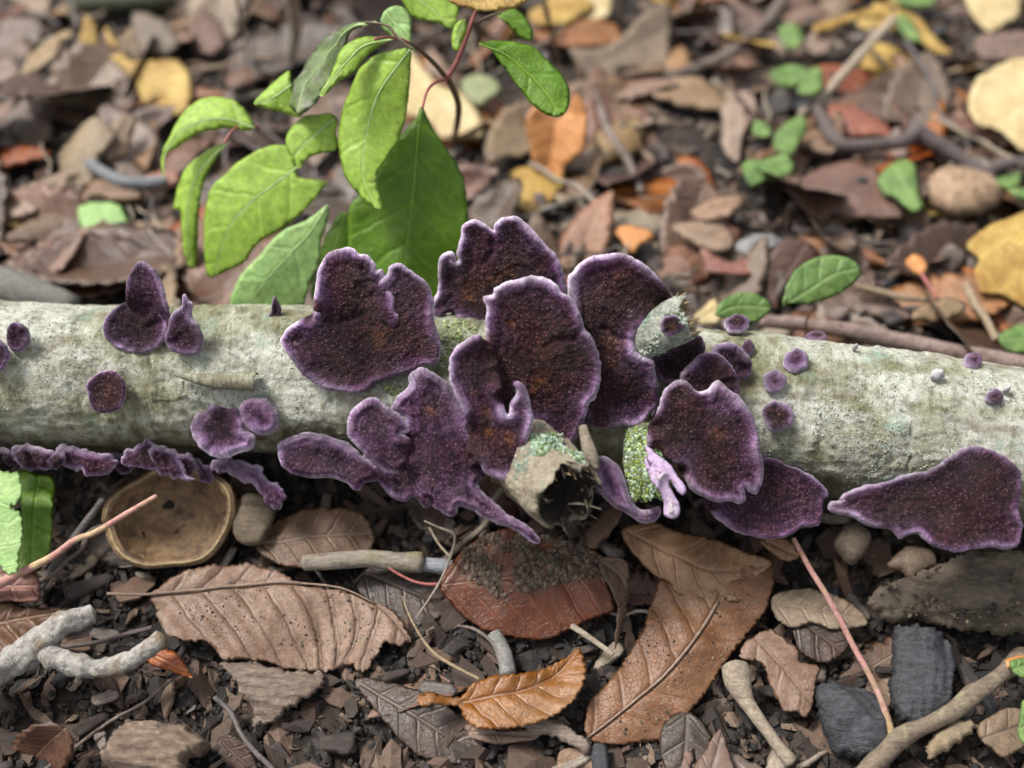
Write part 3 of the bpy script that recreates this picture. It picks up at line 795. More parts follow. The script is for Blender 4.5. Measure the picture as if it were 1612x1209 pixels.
# ------------------------------------------------------------------ stubs and flaps of the branch
def stub(name, s, rads, mat, label, category, hollow=None, jag=.12, seg=48, seed=0, rough=.16, parent=None):
    P = []; p0 = T(s)[0]; dep0 = (depth_at(p0[0], p0[1]) - CAM) @ FW
    for p in T(s):
        P.append(CAM + rays([p])[0] * (dep0 - p[2]))
    P = np.array(P); Q = catmull(np.column_stack([P, rads]), .05, closed=False); C, R = Q[:, :3], Q[:, 3]
    Tn = np.gradient(C, axis=0); Tn /= np.linalg.norm(Tn, axis=1)[:, None]
    cur = norm(np.cross(Tn[0], [0, 0, 1.0])); Nn = []
    for t in Tn: cur = norm(cur - t * (cur @ t)); Nn.append(cur)
    Nn = np.array(Nn); Bn = np.cross(Tn, Nn); an = np.arange(seg) * 2 * pi / seg
    D = np.cos(an)[None, :, None] * Nn[:, None] + np.sin(an)[None, :, None] * Bn[:, None]
    V = C[:, None] + R[:, None, None] * D; n = len(C)
    nz = fbm(V.reshape(-1, 3) * [2.2, 2.2, 2.2], seed, 4).reshape(n, seg)
    V = V + D * (R[:, None] * rough * nz * 1.4)[..., None]
    # ragged torn rim
    rag = fbm(np.stack([np.cos(an) * 2.5, np.sin(an) * 2.5, an * 0 + seed], 1), 9, 4) * 2 + vnoise(np.stack([np.cos(an) * 9, np.sin(an) * 9, an * 0], 1), 4) * .5
    kend = sstep((np.arange(n) / (n - 1) - .6) / .4)
    V = V + Tn[-1] * (kend[:, None] * rag[None] * jag)[..., None]
    rings = [V[i] for i in range(n)]
    inner = []
    dep = hollow or .15
    for q, (f, dz) in enumerate([(.86, .0), (.74, -.3), (.5, -.8), (.2, -1.0)]):
        ring = C[-1] + (V[-1] - C[-1]) * f + Tn[-1] * (dz * dep) + (fbm(V[-1] * 5 + q * 3, 7, 3) * .12 * dep)[:, None] * 3 * Tn[-1]
        inner.append(ring)
    al = [np.zeros(seg)] * n + [np.full(seg, .4 + .2 * q) for q in range(4)]
    allr = rings + inner; VV = np.vstack(allr + [inner[-1].mean(0)[None]])
    F = []
    for i in range(len(allr) - 1):
        for j in range(seg):
            k = (j + 1) % seg; F.append((i * seg + j, i * seg + k, (i + 1) * seg + k, (i + 1) * seg + j))
    c = len(VV) - 1
    for j in range(seg): F.append(((len(allr) - 1) * seg + j, (len(allr) - 1) * seg + (j + 1) % seg, c))
    F.append(tuple(range(seg))[::-1])
    ia = np.concatenate(al + [[1.0]])
    o = link(name, mesh_from(name, VV, F, {'inner': ia, 'under': np.zeros(len(VV))}), mat, label=label, category=category)
    if parent is not None: adopt(o, parent)
    else: recenter(o)
    return o, C, Tn, R

def mat_stub(name, c1, c2, c3, inn=(.05, .035, .025), mint=(.42, .58, .46), ml=.55):
    m, t, b = new_mat(name); g = N(t); co = g.geo()
    base = g.ramp(g.noise(g.mapping(co, (1.3, 1, 1)), 4, 7, .75), [(.32, c1), (.5, c2), (.68, c3)])
    mi = g.ramp(g.noise(co, 2.6, 6, .7), [(ml, 0), (ml + .06, 1)])
    base = g.mix(g.math('MULTIPLY', mi, .8), base, g.ramp(g.vor(co, 9), [(.0, mint), (.6, tuple(x * .35 for x in mint))]))
    base = g.mix(g.ramp(g.attr('inner'), [(.1, 0), (.4, 1)]), base, g.ramp(g.noise(co, 9, 5, .7), [(.4, tuple(x * .3 for x in inn)), (.65, inn)]))
    g.L(base, b.inputs['Base Color']); b.inputs['Roughness'].default_value = .8
    g.L(g.bump(g.math('ADD', g.noise(co, 14, 6, .8), g.math('MULTIPLY', g.vor(co, 11), .6)), 1, .08), b.inputs['Normal'])
    return m
M_ST1 = mat_stub('cut_stub_bark', (.16, .12, .08), (.34, .29, .21), (.44, .41, .31), ml=.56)
M_ST2 = mat_stub('lichened_stub', (.14, .14, .11), (.36, .38, .32), (.55, .58, .50), inn=(.50, .38, .20), ml=.5)
M_ST3 = mat_stub('mossy_stub', (.07, .075, .035), (.20, .21, .12), (.36, .40, .24), inn=(.06, .04, .03), ml=.48)
st1, C1, T1, R1 = stub('cut_stub', 'E 270,520,.5 340,610,1.0 420,700,1.5 512,790,2.0', [.84, .82, .76, .68], M_ST1,
     'thick pale stub of a side branch with a dark hollow broken end below the centre', 'branch stub', hollow=.9, jag=.15, seed=3)
st2, C2, T2, R2 = stub('twig_stub', 'C 1150,840,.3 1200,780,.7 1280,715,.95 1370,665,1.1 1440,630,1.2', [.28, .34, .40, .43, .42], M_ST2,
     'short grey lichened twig stub with a frayed tan tip, pointing up right', 'branch stub', hollow=.12, jag=.16, seed=5)
st3, C3, T3, R3 = stub('mossy_stub', 'E 945,400,-.5 955,460,-.1 965,560,.3 975,700,.5 980,800,.5', [.34, .42, .46, .42, .36], M_ST3,
     'short stub covered in green and mint lichen, right of the cut stub', 'branch stub', hollow=.25, jag=.15, seed=6)
st4, *_ = stub('bare_knob', 'E 600,400,.9 625,500,1.1 650,580,1.2 680,640,1.25', [.09, .12, .13, .05], mat_wood('knob_wood', (.22, .17, .12), (.36, .31, .24)),
     'small bare brownish knob of wood between the two stubs', 'twig', hollow=.03, jag=.03, seed=7, seg=20)
# splinters and torn fibres at the frayed ends
M_SPL = mat_wood('torn_wood', (.42, .31, .17), (.60, .48, .30), rough=.7)
M_SPD = mat_wood('dark_torn_wood', (.05, .035, .025), (.12, .09, .06), rough=.8)
for (o_, C_, T_, R_, mt, num, ln) in ((st2, C2, T2, R2, M_SPL, 26, .22), (st1, C1, T1, R1, M_SPD, 16, .3), (st1, C1, T1, R1, M_SPL, 12, .16)):
    t_ = T_[-1]; a_ = norm(np.cross(t_, [0, 0, 1])); b_ = np.cross(t_, a_)
    for i in range(num):
        an = RNG.uniform(0, 2 * pi); r = R_[-1] * RNG.uniform(.55, .98)
        p = C_[-1] - t_ * .12 + (a_ * cos(an) + b_ * sin(an)) * r
        d = norm(t_ + .5 * (a_ * RNG.uniform(-1, 1) + b_ * RNG.uniform(-1, 1)))
        L_ = ln * RNG.uniform(.5, 1.4)
        tube('splinter', [p, p + d * L_ * .5, p + d * L_ + b_ * RNG.uniform(-.04, .04)], [.03, .025, .006], mt, seg=5, parent=o_, step=.08)
# button on the twig stub
p = T('C 1350,690')[0]
_me = st2.data; _B = BVHTree.FromPolygons([v.co + st2.location for v in _me.vertices], [tuple(f.vertices) for f in _me.polygons])
_h = _B.ray_cast(Vector(CAM), Vector(rays([p])[0]))[0]
bt = bracket('C 1295,655 1320,635 1365,632 1405,650 1420,690 1400,725 1350,745 1310,735 1288,700', lift=.08, at3=_h if _h is not None else C2[-10], anchor='C 1350,690', ty=0, rim=.3, bulge=.15, cup=.1,
             label='reddish purple fungus patch on the side of the frayed twig stub', tan=('C 1350,690,20',), seed=40, step=1.8)
# pale sliver across the cut end
px_tube('plant_fibre', 'E 515,835,2.1 570,832,2.1 630,842,2.1 700,864,2.1', 0, mat_wood('fibre', (.62, .58, .42), (.7, .66, .5)), [.02, .028, .024, .02], seg=6,
        label='pale thin plant fibre sticking out across the dark stub end', category='plant fibre')
# curled flap of outer bark
def flap():
    P = []
    for p in T('A 1000,745 1120,768 1250,780 1370,785 1465,785'):
        h, n = log_hit(*p[:2]); P.append(np.append(h + n * .2, 0))
    P = np.array(P)[:, :3]; Q = catmull(np.column_stack([P, [.03, .11, .16, .19, .21]]), .04, closed=False)
    C, R = Q[:, :3], Q[:, 3]; tn = norm(C[-1] - C[0]); _, n0 = log_hit(*T('A 1250,780')[0][:2]); n0 = norm(n0 - tn * (n0 @ tn)); b = np.cross(tn, n0)
    rows = []; K = 22
    for i, (c, r) in enumerate(zip(C, R)):
        a = np.linspace(-.9, 3.6, K); rad = r * (1 - .10 * a / 3.6)
        w_ = 1 + .06 * fbm(np.stack([a, a * 0 + i * .1, a * 0], 1) * 2, 3, 3)
        rows.append(c + (np.cos(a)[:, None] * (-b) + np.sin(a)[:, None] * n0) * (rad * w_)[:, None] + tn * .05 * vnoise(np.stack([a * 2, a * 0, a * 0], 1), 2)[:, None] * (i > len(C) - 4))
    V = np.vstack(rows); n = len(C)
    F = [(i * K + j, i * K + j + 1, (i + 1) * K + j + 1, (i + 1) * K + j) for i in range(n - 1) for j in range(K - 1)]
    o = link('bark_curl', mesh_from('bark_curl', V, F, {'under': np.zeros(len(V))}), mat_wood('curled_bark', (.17, .16, .10), (.40, .385, .29), (.25, .22, .14), axis=(5, 1.5, 1.5), ns=3), label='thin strip of bark curled into a tube on the pale part of the branch', category='bark')
    md = o.modifiers.new('solid', 'SOLIDIFY'); md.thickness = .025
    recenter(o)
flap()

# ------------------------------------------------------------------ traced things lying on or standing over the ground
HERO = []
def sheet(outline, name='fallen_leaf', mat=None, z=.45, y=None, nrm=None, mid=None, fold=0.0, curl=0.0, bend=0.0, wave=.06, thick=.012, round_=.02,
          step=5.0, jag=.5, jfreq=.25, serr=0.0, veins=.012, sp=.45, label=None, category=None, group=None, parent=None, seed=0, grooves=0.0, bulge=0.0, mids=True, closed_step=5.0, rimlift=0.0):
    O = catmull([p[:2] for p in T(outline)], closed_step)
    s = np.arange(len(O)); tn = np.roll(O, -1, 0) - np.roll(O, 1, 0); tn /= np.linalg.norm(tn, axis=1)[:, None] + 1e-9
    nz = vnoise(np.stack([O[:, 0] * jfreq, O[:, 1] * jfreq, s * 0. + seed], 1), 3) + .6 * vnoise(np.stack([O[:, 0] * jfreq * .3, O[:, 1] * jfreq * .3, s * 0. + seed], 1), 4)
    HERO.append(O.copy())
    off = nz * jag * 2.2
    if serr: off = off + serr * ((s % 3) / 2.0 - .5)
    O = O + np.stack([tn[:, 1], -tn[:, 0]], 1) * off[:, None]
    V2, F, d = fill2d(O, step, seed)
    c = O.mean(0)
    A = on_y(c[0], c[1], y) if y is not None else on_z(c[0], c[1], z)
    n = norm(nrm) if nrm is not None else norm([0, -.12, 1])
    D = rays(V2); P3 = CAM + D * (((A - CAM) @ n) / (D @ n))[:, None]
    ppc = FPX / ((A - CAM) @ FW); dc = d / ppc
    if mid is None:
        # longest axis
        q = O - c; U_, s_, Vt = np.linalg.svd(q, full_matrices=False); ax = Vt[0]; e = (q @ ax)
        M = np.array([c + ax * e.min(), c + ax * e.max()])
    else:
        M = catmull([p[:2] for p in T(mid)], 12, closed=False)
    # midrib coordinates measured on the leaf itself, in centimetres
    M3 = CAM + rays(M) * (((A - CAM) @ n) / (rays(M) @ n))[:, None]
    e1 = norm(M3[-1] - M3[0]); e2 = np.cross(n, e1)
    L2 = np.stack([(P3 - A) @ e1, (P3 - A) @ e2], 1); M2 = np.stack([(M3 - A) @ e1, (M3 - A) @ e2], 1)
    u, v, Lm = mid_coords(L2, M2)
    av = np.abs(v); vm = av.max() + 1e-6
    sh = fold * av + bend * ((u / max(Lm, .01) - .5) ** 2 * 4 - .4) + curl * (av / vm) ** 2 * (v > -9)
    sh = sh + wave * fbm(np.stack([L2[:, 0], L2[:, 1], L2[:, 0] * 0 + seed], 1) * .9, 6, 3) * 1.6 + rimlift * np.exp(-dc / .18)
    ph = ((u - .75 * av) / sp) % 1.0
    sh = sh + veins * (np.cos(ph * 2 * pi) * sstep(av / .2) * 1.2 - 1.6 * np.exp(-(av / .05) ** 2)) * (1 if mids else 0)
    if grooves:
        sh = sh + grooves * fbm(np.stack([L2[:, 0] * 1.2, L2[:, 1] * 7, L2[:, 0] * 0 + seed], 1), 8, 4)
    prof = np.sqrt(np.clip(1 - (1 - np.minimum(dc / round_, 1)) ** 2, 0, 1))
    P3 = P3 + n * sh[:, None]
    hf = thick * prof + bulge * sstep(dc / (dc.max() + 1e-6)) ; hb = thick * prof + bulge * sstep(dc / (dc.max() + 1e-6)) * .6
    V, FF, at = two_sided(V2, F, d, P3, n, hf, hb, {'mu': u, 'mv': v if mids else v + 9, 'edge': dc})
    o = link(name, mesh_from(name, V, FF, at), mat, label=label, group=group, category=category if parent is None else None)
    if parent is not None: adopt(o, parent)
    else: recenter(o)
    return o

def rib(o, mid, r, mat, z=.5, y=None, lift=.012, name='midrib', nrm=None, seg=6):
    """a raised midrib or stalk as a part of the leaf, lying on its surface"""
    pts = T(mid); n = norm(nrm) if nrm is not None else norm([0, -.12, 1])
    me = o.data; co = np.empty(len(me.vertices) * 3, np.float32); me.vertices.foreach_get('co', co); co = co.reshape(-1, 3) + np.array(o.location)
    bk = np.empty(len(me.vertices), np.float32); me.attributes['back'].data.foreach_get('value', bk); co = co[bk < .5]
    A = co.mean(0); M3 = []
    for p in pts:
        d = rays([p])[0]; M3.append(CAM + d * (((A - CAM) @ n) / (d @ n)))
    rr = np.interp(np.linspace(0, 1, 200), np.linspace(0, 1, np.size(r)), np.atleast_1d(r)); P = []
    for q in catmull(np.array(M3), .2, closed=False):
        # the point of the leaf seen at the same place
        w_ = co - q; w_ = w_ - np.outer(w_ @ n, n); dd = (w_ ** 2).sum(1); k = np.argsort(dd)[:3]
        h = ((co[k] - q) @ n).mean() if dd[k[0]] < .05 else 0; P.append(q + n * (h + lift))
    P = np.array(P); R = rr[(np.linspace(0, 1, len(P)) * 199).astype(int)]
    return tube(name, P, R, mat, seg=seg, rough=.06, parent=o, step=.12)

def stick(s, rads, mat, z=.5, name='twig', seg=14, rough=.18, **k):
    P = [on_z(p[0], p[1], p[2] if len(p) > 2 else z) for p in T(s)]
    return tube(name, P, rads, mat, seg=seg, rough=rough, **k)

# leaf colours
ML = {
 'brown': mat_leaf('brown_leaf', (.155, .085, .058), (.27, .17, .12), (.36, .24, .17), .35, .42, (.06, .035, .025), .5, vary=.5),
 'tan': mat_leaf('tan_leaf', (.32, .22, .145), (.46, .34, .24), (.24, .15, .10), .35, .5, (.16, .09, .05), .4, vary=.4),
 'mauve': mat_leaf('mauve_brown_leaf', (.16, .088, .062), (.27, .16, .115), (.33, .24, .2), .3, .45, (.07, .045, .04), .5, vary=.5),
 'grey': mat_leaf('grey_leaf', (.20, .14, .10), (.33, .245, .18), (.18, .14, .12), .35, .5, (.12, .09, .075), .4, vary=.4),
 'dark': mat_leaf('dark_leaf', (.06, .038, .03), (.12, .075, .055), (.16, .11, .08), .3, .35, (.03, .02, .015), .4, vary=.5),
 'rust': mat_leaf('rust_leaf', (.30, .095, .045), (.45, .17, .07), (.5, .25, .12), .3, .42, (.14, .05, .03), .5, vary=.35),
 'orange': mat_leaf('orange_leaf', (.52, .20, .055), (.64, .30, .10), (.7, .4, .18), .25, .45, (.3, .1, .04), .3, dk=.85),
 'yellow': mat_leaf('yellow_leaf', (.36, .19, .035), (.66, .47, .13), (.5, .3, .08), .3, .5, (.28, .15, .05), .8, trans=.2, dk=.85),
 'cream': mat_leaf('cream_leaf', (.44, .33, .15), (.60, .49, .27), (.4, .3, .16), .3, .5, (.46, .3, .14), .4, dk=.9),
 'green': mat_leaf('green_leaf', (.29, .47, .05), (.40, .57, .09), (.48, .62, .17), .14, .38, trans=.35, ns=.5, sp=.9, dk=1.0),
 'mint': mat_leaf('mint_green_leaf', (.27, .45, .15), (.34, .52, .18), (.44, .58, .3), .2, .42, trans=.3, ns=.6, sp=.9, dk=1.05),
 'deep': mat_leaf('deep_green_leaf', (.085, .19, .006), (.13, .25, .010), (.15, .29, .02), .25, .35, trans=.25, ns=.6, sp=.9, dk=1.05),
 'olive': mat_leaf('withered_leaf', (.06, .10, .025), (.18, .26, .07), (.3, .32, .2), .4, .5, (.22, .18, .22), .8, trans=.1, dk=.9),
 'small': mat_leaf('seedling_leaf', (.10, .20, .05), (.21, .33, .09), (.3, .40, .16), .3, .45, trans=.3, dk=1.0),
}
M_STEMG = mat_wood('green_brown_stem', (.10, .055, .04), (.17, .13, .06), rough=.55, bump=.3)
M_STEMR = mat_wood('red_stem', (.30, .07, .07), (.42, .14, .12), rough=.5, bump=.3)
M_RIBG = mat_wood('pale_green_rib', (.50, .72, .26), (.62, .85, .36), rough=.5, bump=.2)
M_RIBD = mat_wood('dull_green_rib', (.24, .42, .05), (.30, .50, .08), rough=.5, bump=.2)
M_RIBB = mat_wood('brown_rib', (.24, .15, .11), (.38, .27, .2), rough=.6, bump=.3)
M_TWIG = mat_wood('grey_brown_twig', (.15, .115, .10), (.29, .24, .21), (.10, .07, .055), vary=.5)
M_TWIGD = mat_wood('dark_twig', (.10, .075, .075), (.20, .16, .155), vary=.4)
M_TWIGL = mat_wood('straw_twig', (.33, .25, .17), (.48, .39, .28), vary=.4)
M_GREYW = mat_wood('weathered_white_wood', (.30, .285, .26), (.56, .53, .49), (.24, .17, .11), axis=(3, 3, 3), ns=2.5, bump=1)
M_CHIP = mat_wood('wood_chip', (.15, .10, .075), (.36, .27, .20), (.24, .16, .12), vary=.7)
M_CHIPD = mat_wood('dark_wood_chip', (.035, .027, .025), (.10, .075, .065), vary=.7)
M_CHAR = mat_wood('charcoal', (.022, .024, .030), (.075, .08, .092), rough=.42, axis=(1, 4, 4), ns=3)
M_STONE = mat_wood('brown_pebble', (.14, .10, .07), (.27, .20, .14), (.10, .07, .05), axis=(1, 1, 1), rough=.6)

# ------------------------------------------------------------------ the green shrub seedling behind the branch
CAMN = [0, -.62, .78]
plant = bpy.data.objects.new('green_shrub', None); S.collection.objects.link(plant)
base = on_z(717, 240, .1)
plant.location = Vector(base)
plant['label'] = 'bright green leafy shrub seedling with long pointed leaves, standing behind the branch left of centre'
plant['category'] = 'plant'
YP = float(base[1])
def gleaf(outline, mid, y, mat='green', nrm=None, fold=-.18, bend=0., label=None, wave=.07, ribm=None, seed=0, r=.022):
    n = nrm or CAMN
    o = sheet(outline, 'leaf', ML[mat], y=y, nrm=n, mid=mid, fold=fold, bend=bend, wave=wave, thick=.008, step=6, sp=.55, jag=.35, label=None, seed=seed, veins=.005)
    M = ribm or (M_RIBD if mat == 'deep' else M_RIBG)
    # midrib as a sub-part: slightly sunk line of the leaf
    pts = T(mid); P = []
    O = np.array([p[:2] for p in T(outline)]); c = catmull([p[:2] for p in T(outline)], 5.0).mean(0)
    A = on_y(c[0], c[1], y); nn = norm(n)
    M3 = [CAM + rays([p])[0] * (((A - CAM) @ nn) / (rays([p])[0] @ nn)) for p in pts]
    # follow the displaced surface: nearest vertex heights
    me = o.data; co = np.empty(len(me.vertices) * 3, np.float32); me.vertices.foreach_get('co', co); co = co.reshape(-1, 3) + np.array(o.location)
    bk = np.empty(len(me.vertices), np.float32); me.attributes['back'].data.foreach_get('value', bk); co = co[bk < .5]
    for q in catmull(np.array(M3), .18, closed=False):
        w_ = co - q; w_ = w_ - np.outer(w_ @ nn, nn); k = (w_ ** 2).sum(1).argmin(); P.append(q + nn * (((co[k] - q) @ nn) + .002))
    rb = tube('midrib', P, np.linspace(r, r * .35, len(P)), M, seg=6, parent=o, step=.1)
    if label: o['label'] = label
    o.parent = plant; o.location = Vector(o.location) - plant.location
    return o
gleaf('b 1265,500 1240,550 1190,610 1120,690 1060,800 1000,900 930,960 915,1100 930,1260 1010,1400 1150,1500 1350,1480 1440,1350 1478,1150 1480,930 1450,800 1385,700 1320,600', 'b 1265,500 1250,620 1235,800 1215,1000 1190,1200 1180,1420', 3.6, 'deep', fold=-.12, bend=-.1, label='darkest green broad leaf', seed=1, nrm=[.1, -.75, .66])
gleaf('b 1215,235 1150,236 1080,245 1010,275 950,340 905,440 872,520 858,620 868,720 900,830 950,900 1012,957 1075,993 1082,960 1057,860 1062,800 1102,730 1150,640 1182,540 1202,430 1214,330', 'b 1215,235 1140,330 1060,440 1010,580 988,720 1000,860 1075,990', 4.3, 'green', fold=-.22, bend=.15, seed=2, nrm=[-.15, -.75, .65])
gleaf('b 640,690 560,680 500,700 450,730 390,770 340,820 290,860 262,920 245,1000 240,1100 236,1200 250,1300 330,1280 430,1230 490,1150 600,1080 700,1000 780,900 815,852 740,838 680,830 665,760', 'b 690,770 580,860 460,960 360,1080 280,1290', 3.9, 'green', fold=-.10, bend=-.2, seed=3, nrm=[-.1, -.7, .7])
gleaf('b 700,545 770,535 830,530 870,560 862,620 866,700 790,720 720,750 690,790 655,740 625,680 640,610', 'b 850,560 780,620 700,690 660,745', 4.6, 'green', fold=-.1, seed=4)
gleaf('b 822,960 760,1010 690,1050 620,1080 560,1130 500,1200 440,1260 390,1330 360,1440 420,1470 560,1480 700,1440 742,1330 780,1240 795,1130 826,1030', 'b 820,965 740,1090 640,1200 520,1330 430,1460', 2.9, 'mint', fold=-.14, bend=-.1, seed=5, nrm=[.1, -.75, .65], label='mint green lowest leaf touching the branch')
gleaf('b 900,990 850,1040 800,1140 780,1260 740,1360 780,1440 900,1460 960,1300 930,1150 935,1040', 'b 905,1000 860,1150 830,1300 820,1430', 3.2, 'deep', fold=-.1, seed=6)
gleaf('b 470,590 440,520 375,460 300,440 250,448 195,470 130,540 90,620 50,700 32,770 38,820 62,730 120,690 200,640 330,600 420,602', 'b 470,590 340,560 200,590 100,660 45,760 38,810', 5.2, 'green', fold=-.3, bend=-.25, seed=7, nrm=[-.1, -.5, .85])
gleaf('b 335,675 265,695 200,740 140,800 102,890 88,975 118,985 138,1050 146,1200 165,1260 195,1250 212,1100 222,980 245,850 290,750', 'b 335,675 230,800 180,930 172,1100 175,1250', 4.4, 'green', fold=-.3, bend=-.15, seed=8, nrm=[-.3, -.75, .6])
gleaf('b 1130,180 1060,168 1000,165 930,190 880,230 855,300 822,370 780,440 810,440 880,375 950,330 1000,265 1075,205', 'b 1130,182 1000,210 920,280 850,360 785,440', 5.0, 'green', fold=-.2, seed=9, nrm=[0, -.6, .8])
gleaf('b 640,330 560,390 505,445 478,492 530,510 600,525 692,547 700,500 660,420', 'b 655,400 590,450 530,480 480,492', 5.2, 'green', fold=-.2, seed=10)
gleaf('b 1060,105 960,100 880,108 800,130 725,175 690,240 665,330 615,420 598,460 650,505 712,545 755,500 775,430 805,350 850,250 885,190 930,140', 'b 1060,108 930,125 840,190 770,290 720,400 705,540', 5.4, 'olive', fold=-.45, bend=.2, wave=.14, seed=11, label='withered greyish leaf curled on itself', nrm=[-.5, -.5, .7])
gleaf('b 1068,100 1098,42 1160,22 1212,70 1216,160 1226,237 1165,192 1100,150', 'b 1095,55 1150,120 1222,232', 5.6, 'mint', fold=-.2, seed=12, r=.015)
gleaf('b 1170,-60 1300,-80 1430,-60 1440,30 1432,90 1408,140 1335,108 1232,82 1180,20', 'b 1150,-30 1280,20 1405,130', 7.2, 'green', fold=-.2, seed=13)
gleaf('c 640,210 700,188 800,188 900,208 960,265 1030,340 1066,420 1062,500 1020,552 960,542 900,500 850,440 800,370 742,290 690,228', 'c 640,210 760,250 860,330 950,430 1015,545', 4.6, 'deep', fold=-.12, bend=.1, seed=14, nrm=[.1, -.55, .8], label='dark oval leaf on the right side of the plant')
gleaf('c 728,75 765,50 805,35 860,80 896,150 882,192 830,172 780,122', 'c 728,75 800,100 880,188', 6.5, 'deep', fold=-.2, seed=15, r=.014)
gleaf('c 515,230 510,170 530,110 570,90 585,130 565,190 540,240', 'c 575,95 545,150 520,232', 5.8, 'green', fold=-.2, seed=16, r=.012)
gleaf('c 440,-40 600,-70 780,-70 880,-30 845,10 765,38 680,45 585,36 500,12', 'c 430,-20 600,-20 860,-15', 6.0, 'yellow', fold=-.1, seed=17, nrm=[0, -.3, 1], label='yellow leaf at the very top of the plant, cut by the picture edge', ribm=M_RIBB)
def pstem(name, s, rads, mat, parent=plant, seg=10):
    P = [on_y(p[0], p[1], p[2]) for p in T(s)]
    return tube(name, P, rads, mat, seg=seg, rough=.08, parent=parent)
pstem('stem', 'c 530,712,%.2f 524,650,%.2f 540,560,6.6 540,480,6.2 505,395,5.8 490,365,5.7' % (YP, YP - .3), [.09, .085, .08, .075, .07, .07], M_STEMG)
pstem('stem', 'c 490,365,5.7 530,300,5.8 580,180,6.0 610,90,6.2 640,10,6.4', [.06, .055, .05, .045, .04], M_STEMR)
pstem('stem', 'c 490,370,5.7 430,300,5.6 350,225,5.4 310,200,5.3', [.055, .05, .045, .04], M_STEMG)
pstem('petiole', 'c 490,370,5.7 430,390,5.0 395,430,4.4 372,510,3.9', [.04, .035, .03, .03], M_STEMR)
pstem('petiole', 'c 630,110,6.2 680,80,6.4 740,60,6.5', [.04, .035, .03], M_STEMG)
pstem('petiole', 'c 310,200,5.3 260,182,5.2 200,175,5.1 150,185,4.6', [.035, .03, .03, .03], M_STEMR)
pstem('petiole', 'b 1222,232,4.8 1150,175,5.0 1100,120,5.2 1000,105,5.3', [.03, .03, .03, .03], M_STEMG)
pstem('petiole', 'b 500,600,6.0 440,590,5.6 380,610,5.0 335,675,4.6', [.04, .035, .03, .03], M_STEMR)

# ------------------------------------------------------------------ named leaves behind the branch
GB = 'fallen leaves behind the branch'
def back(outline, mat, label, mid=None, z=.55, cat='fallen leaf', **k):
    return sheet(outline, mat=ML[mat], z=z, mid=mid, label=label, category=cat, group=GB, step=7, closed_step=7, **k)
back('a 400,75 435,95 455,130 466,200 442,300 395,372 300,392 268,342 298,288 350,320 372,200', 'yellow', 'yellow leaf bent like a hook at the upper left', nrm=[.2, -.6, .8], z=.9)
back('a 345,148 290,160 250,190 200,230 150,270 120,310 88,362 140,345 200,332 280,272 292,200 330,180', 'tan', 'narrow pale orange leaf touching the hooked yellow one', z=.8, fold=.3)
back('a 490,130 540,178 600,275 660,285 720,298 800,290 862,312 905,400 890,510 822,552 720,532 660,462 620,370 560,312 508,262', 'yellow', 'large mottled yellow leaf with a long neck, upper left', mid='a 500,150 600,320 740,420 850,540', z=.7, fold=.12)
back('a 30,470 70,440 120,438 160,475 205,480 245,560 232,650 150,692 100,690 60,642 15,560', 'grey', 'broad pale grey leaf near the left edge', z=.55)
back('a 430,540 350,600 300,650 250,700 250,790 300,880 340,902 430,832 442,760 500,682 532,622 480,570', 'tan', 'pale tan folded leaf below the mottled yellow one', nrm=[-.3, -.4, .9], z=.8, fold=-.2)
back('a 540,560 640,548 622,650 602,720 560,745 515,765 480,740 520,650', 'tan', 'small tan leaf leaning against the folded one', z=.9, nrm=[.3, -.5, .8])
back('a 243,838 200,845 150,860 100,880 60,900 0,970 -60,1035 20,1040 80,1032 160,1010 222,930', 'tan', 'oval tan leaf at the left edge above the branch', mid='a 240,840 100,940 -50,1030', z=.7)
back('a 350,980 250,968 170,1000 128,1062 180,1122 280,1152 380,1152 470,1130 440,1040', 'brown', 'reddish brown leaf left of the pale green patch', z=.5)
back('a 360,980 400,950 450,948 560,958 605,1040 625,1110 560,1152 480,1132 390,1092', 'mint', 'whitish green blotched leaf above the left part of the branch', z=.72)
ML['pale'] = mat_leaf('pale_green_leaf', (.30, .34, .18), (.40, .43, .26), (.5, .5, .3), .2, .5, (.3, .25, .15), .3)
back('a 450,840 560,850 662,890 672,930 560,952 430,932 380,952 400,890', 'mauve', 'flat rose brown leaf above the pale green blotched one', z=.6)
back('a 680,830 820,798 850,830 830,872 760,902 690,905', 'rust', 'orange brown strip of leaf behind the hanging green leaf', z=.6)
back('c 885,512 935,505 1000,560 1058,520 1082,448 1140,520 1142,640 1120,720 1062,770 1020,850 985,912 962,890 935,852 892,770 870,660 858,580', 'orange', 'bright orange upright folded leaf below the dark oval green one', mid='c 1000,560 985,700 960,800 965,900', fold=.45, z=1.0, nrm=[0, -.7, .7], thick=.01)
back('c 1265,1080 1330,1062 1400,1072 1452,1090 1462,1122 1402,1152 1355,1197 1300,1132', 'orange', 'small bright orange leaf tip above the tall right bracket fungus', z=.7)
back('c 900,130 1000,108 1100,98 1200,105 1285,120 1315,190 1180,232 1050,232 920,202', 'rust', 'wide orange brown leaf at the top right of centre', z=.6, fold=.15)
back('c 870,60 940,20 1000,-20 1150,-10 1180,30 1132,62 1060,112 920,122', 'yellow', 'bright yellow leaf at the top edge, right of the shrub', z=.9)
back('c 1100,-40 1250,-40 1260,60 1200,100 1130,90', 'cream', 'cream leaf at the top edge beside the bright yellow one', z=.8)
back('c 1440,400 1520,375 1612,368 1700,380 1830,440 1780,480 1640,488 1480,470', 'tan', 'long pale tan leaf right of centre in the upper litter', z=.65, fold=.1)
back('c 300,255 345,270 390,330 480,420 560,440 640,540 662,640 600,652 480,662 400,582 290,540 278,480 310,380', 'cream', 'cream coloured leaf seen between the stems of the shrub', z=.7, fold=.1)
back('c 560,380 640,350 722,380 742,420 700,462 640,502 570,462', 'pale', 'small round grey green leaf beside the stem of the shrub', z=.75)
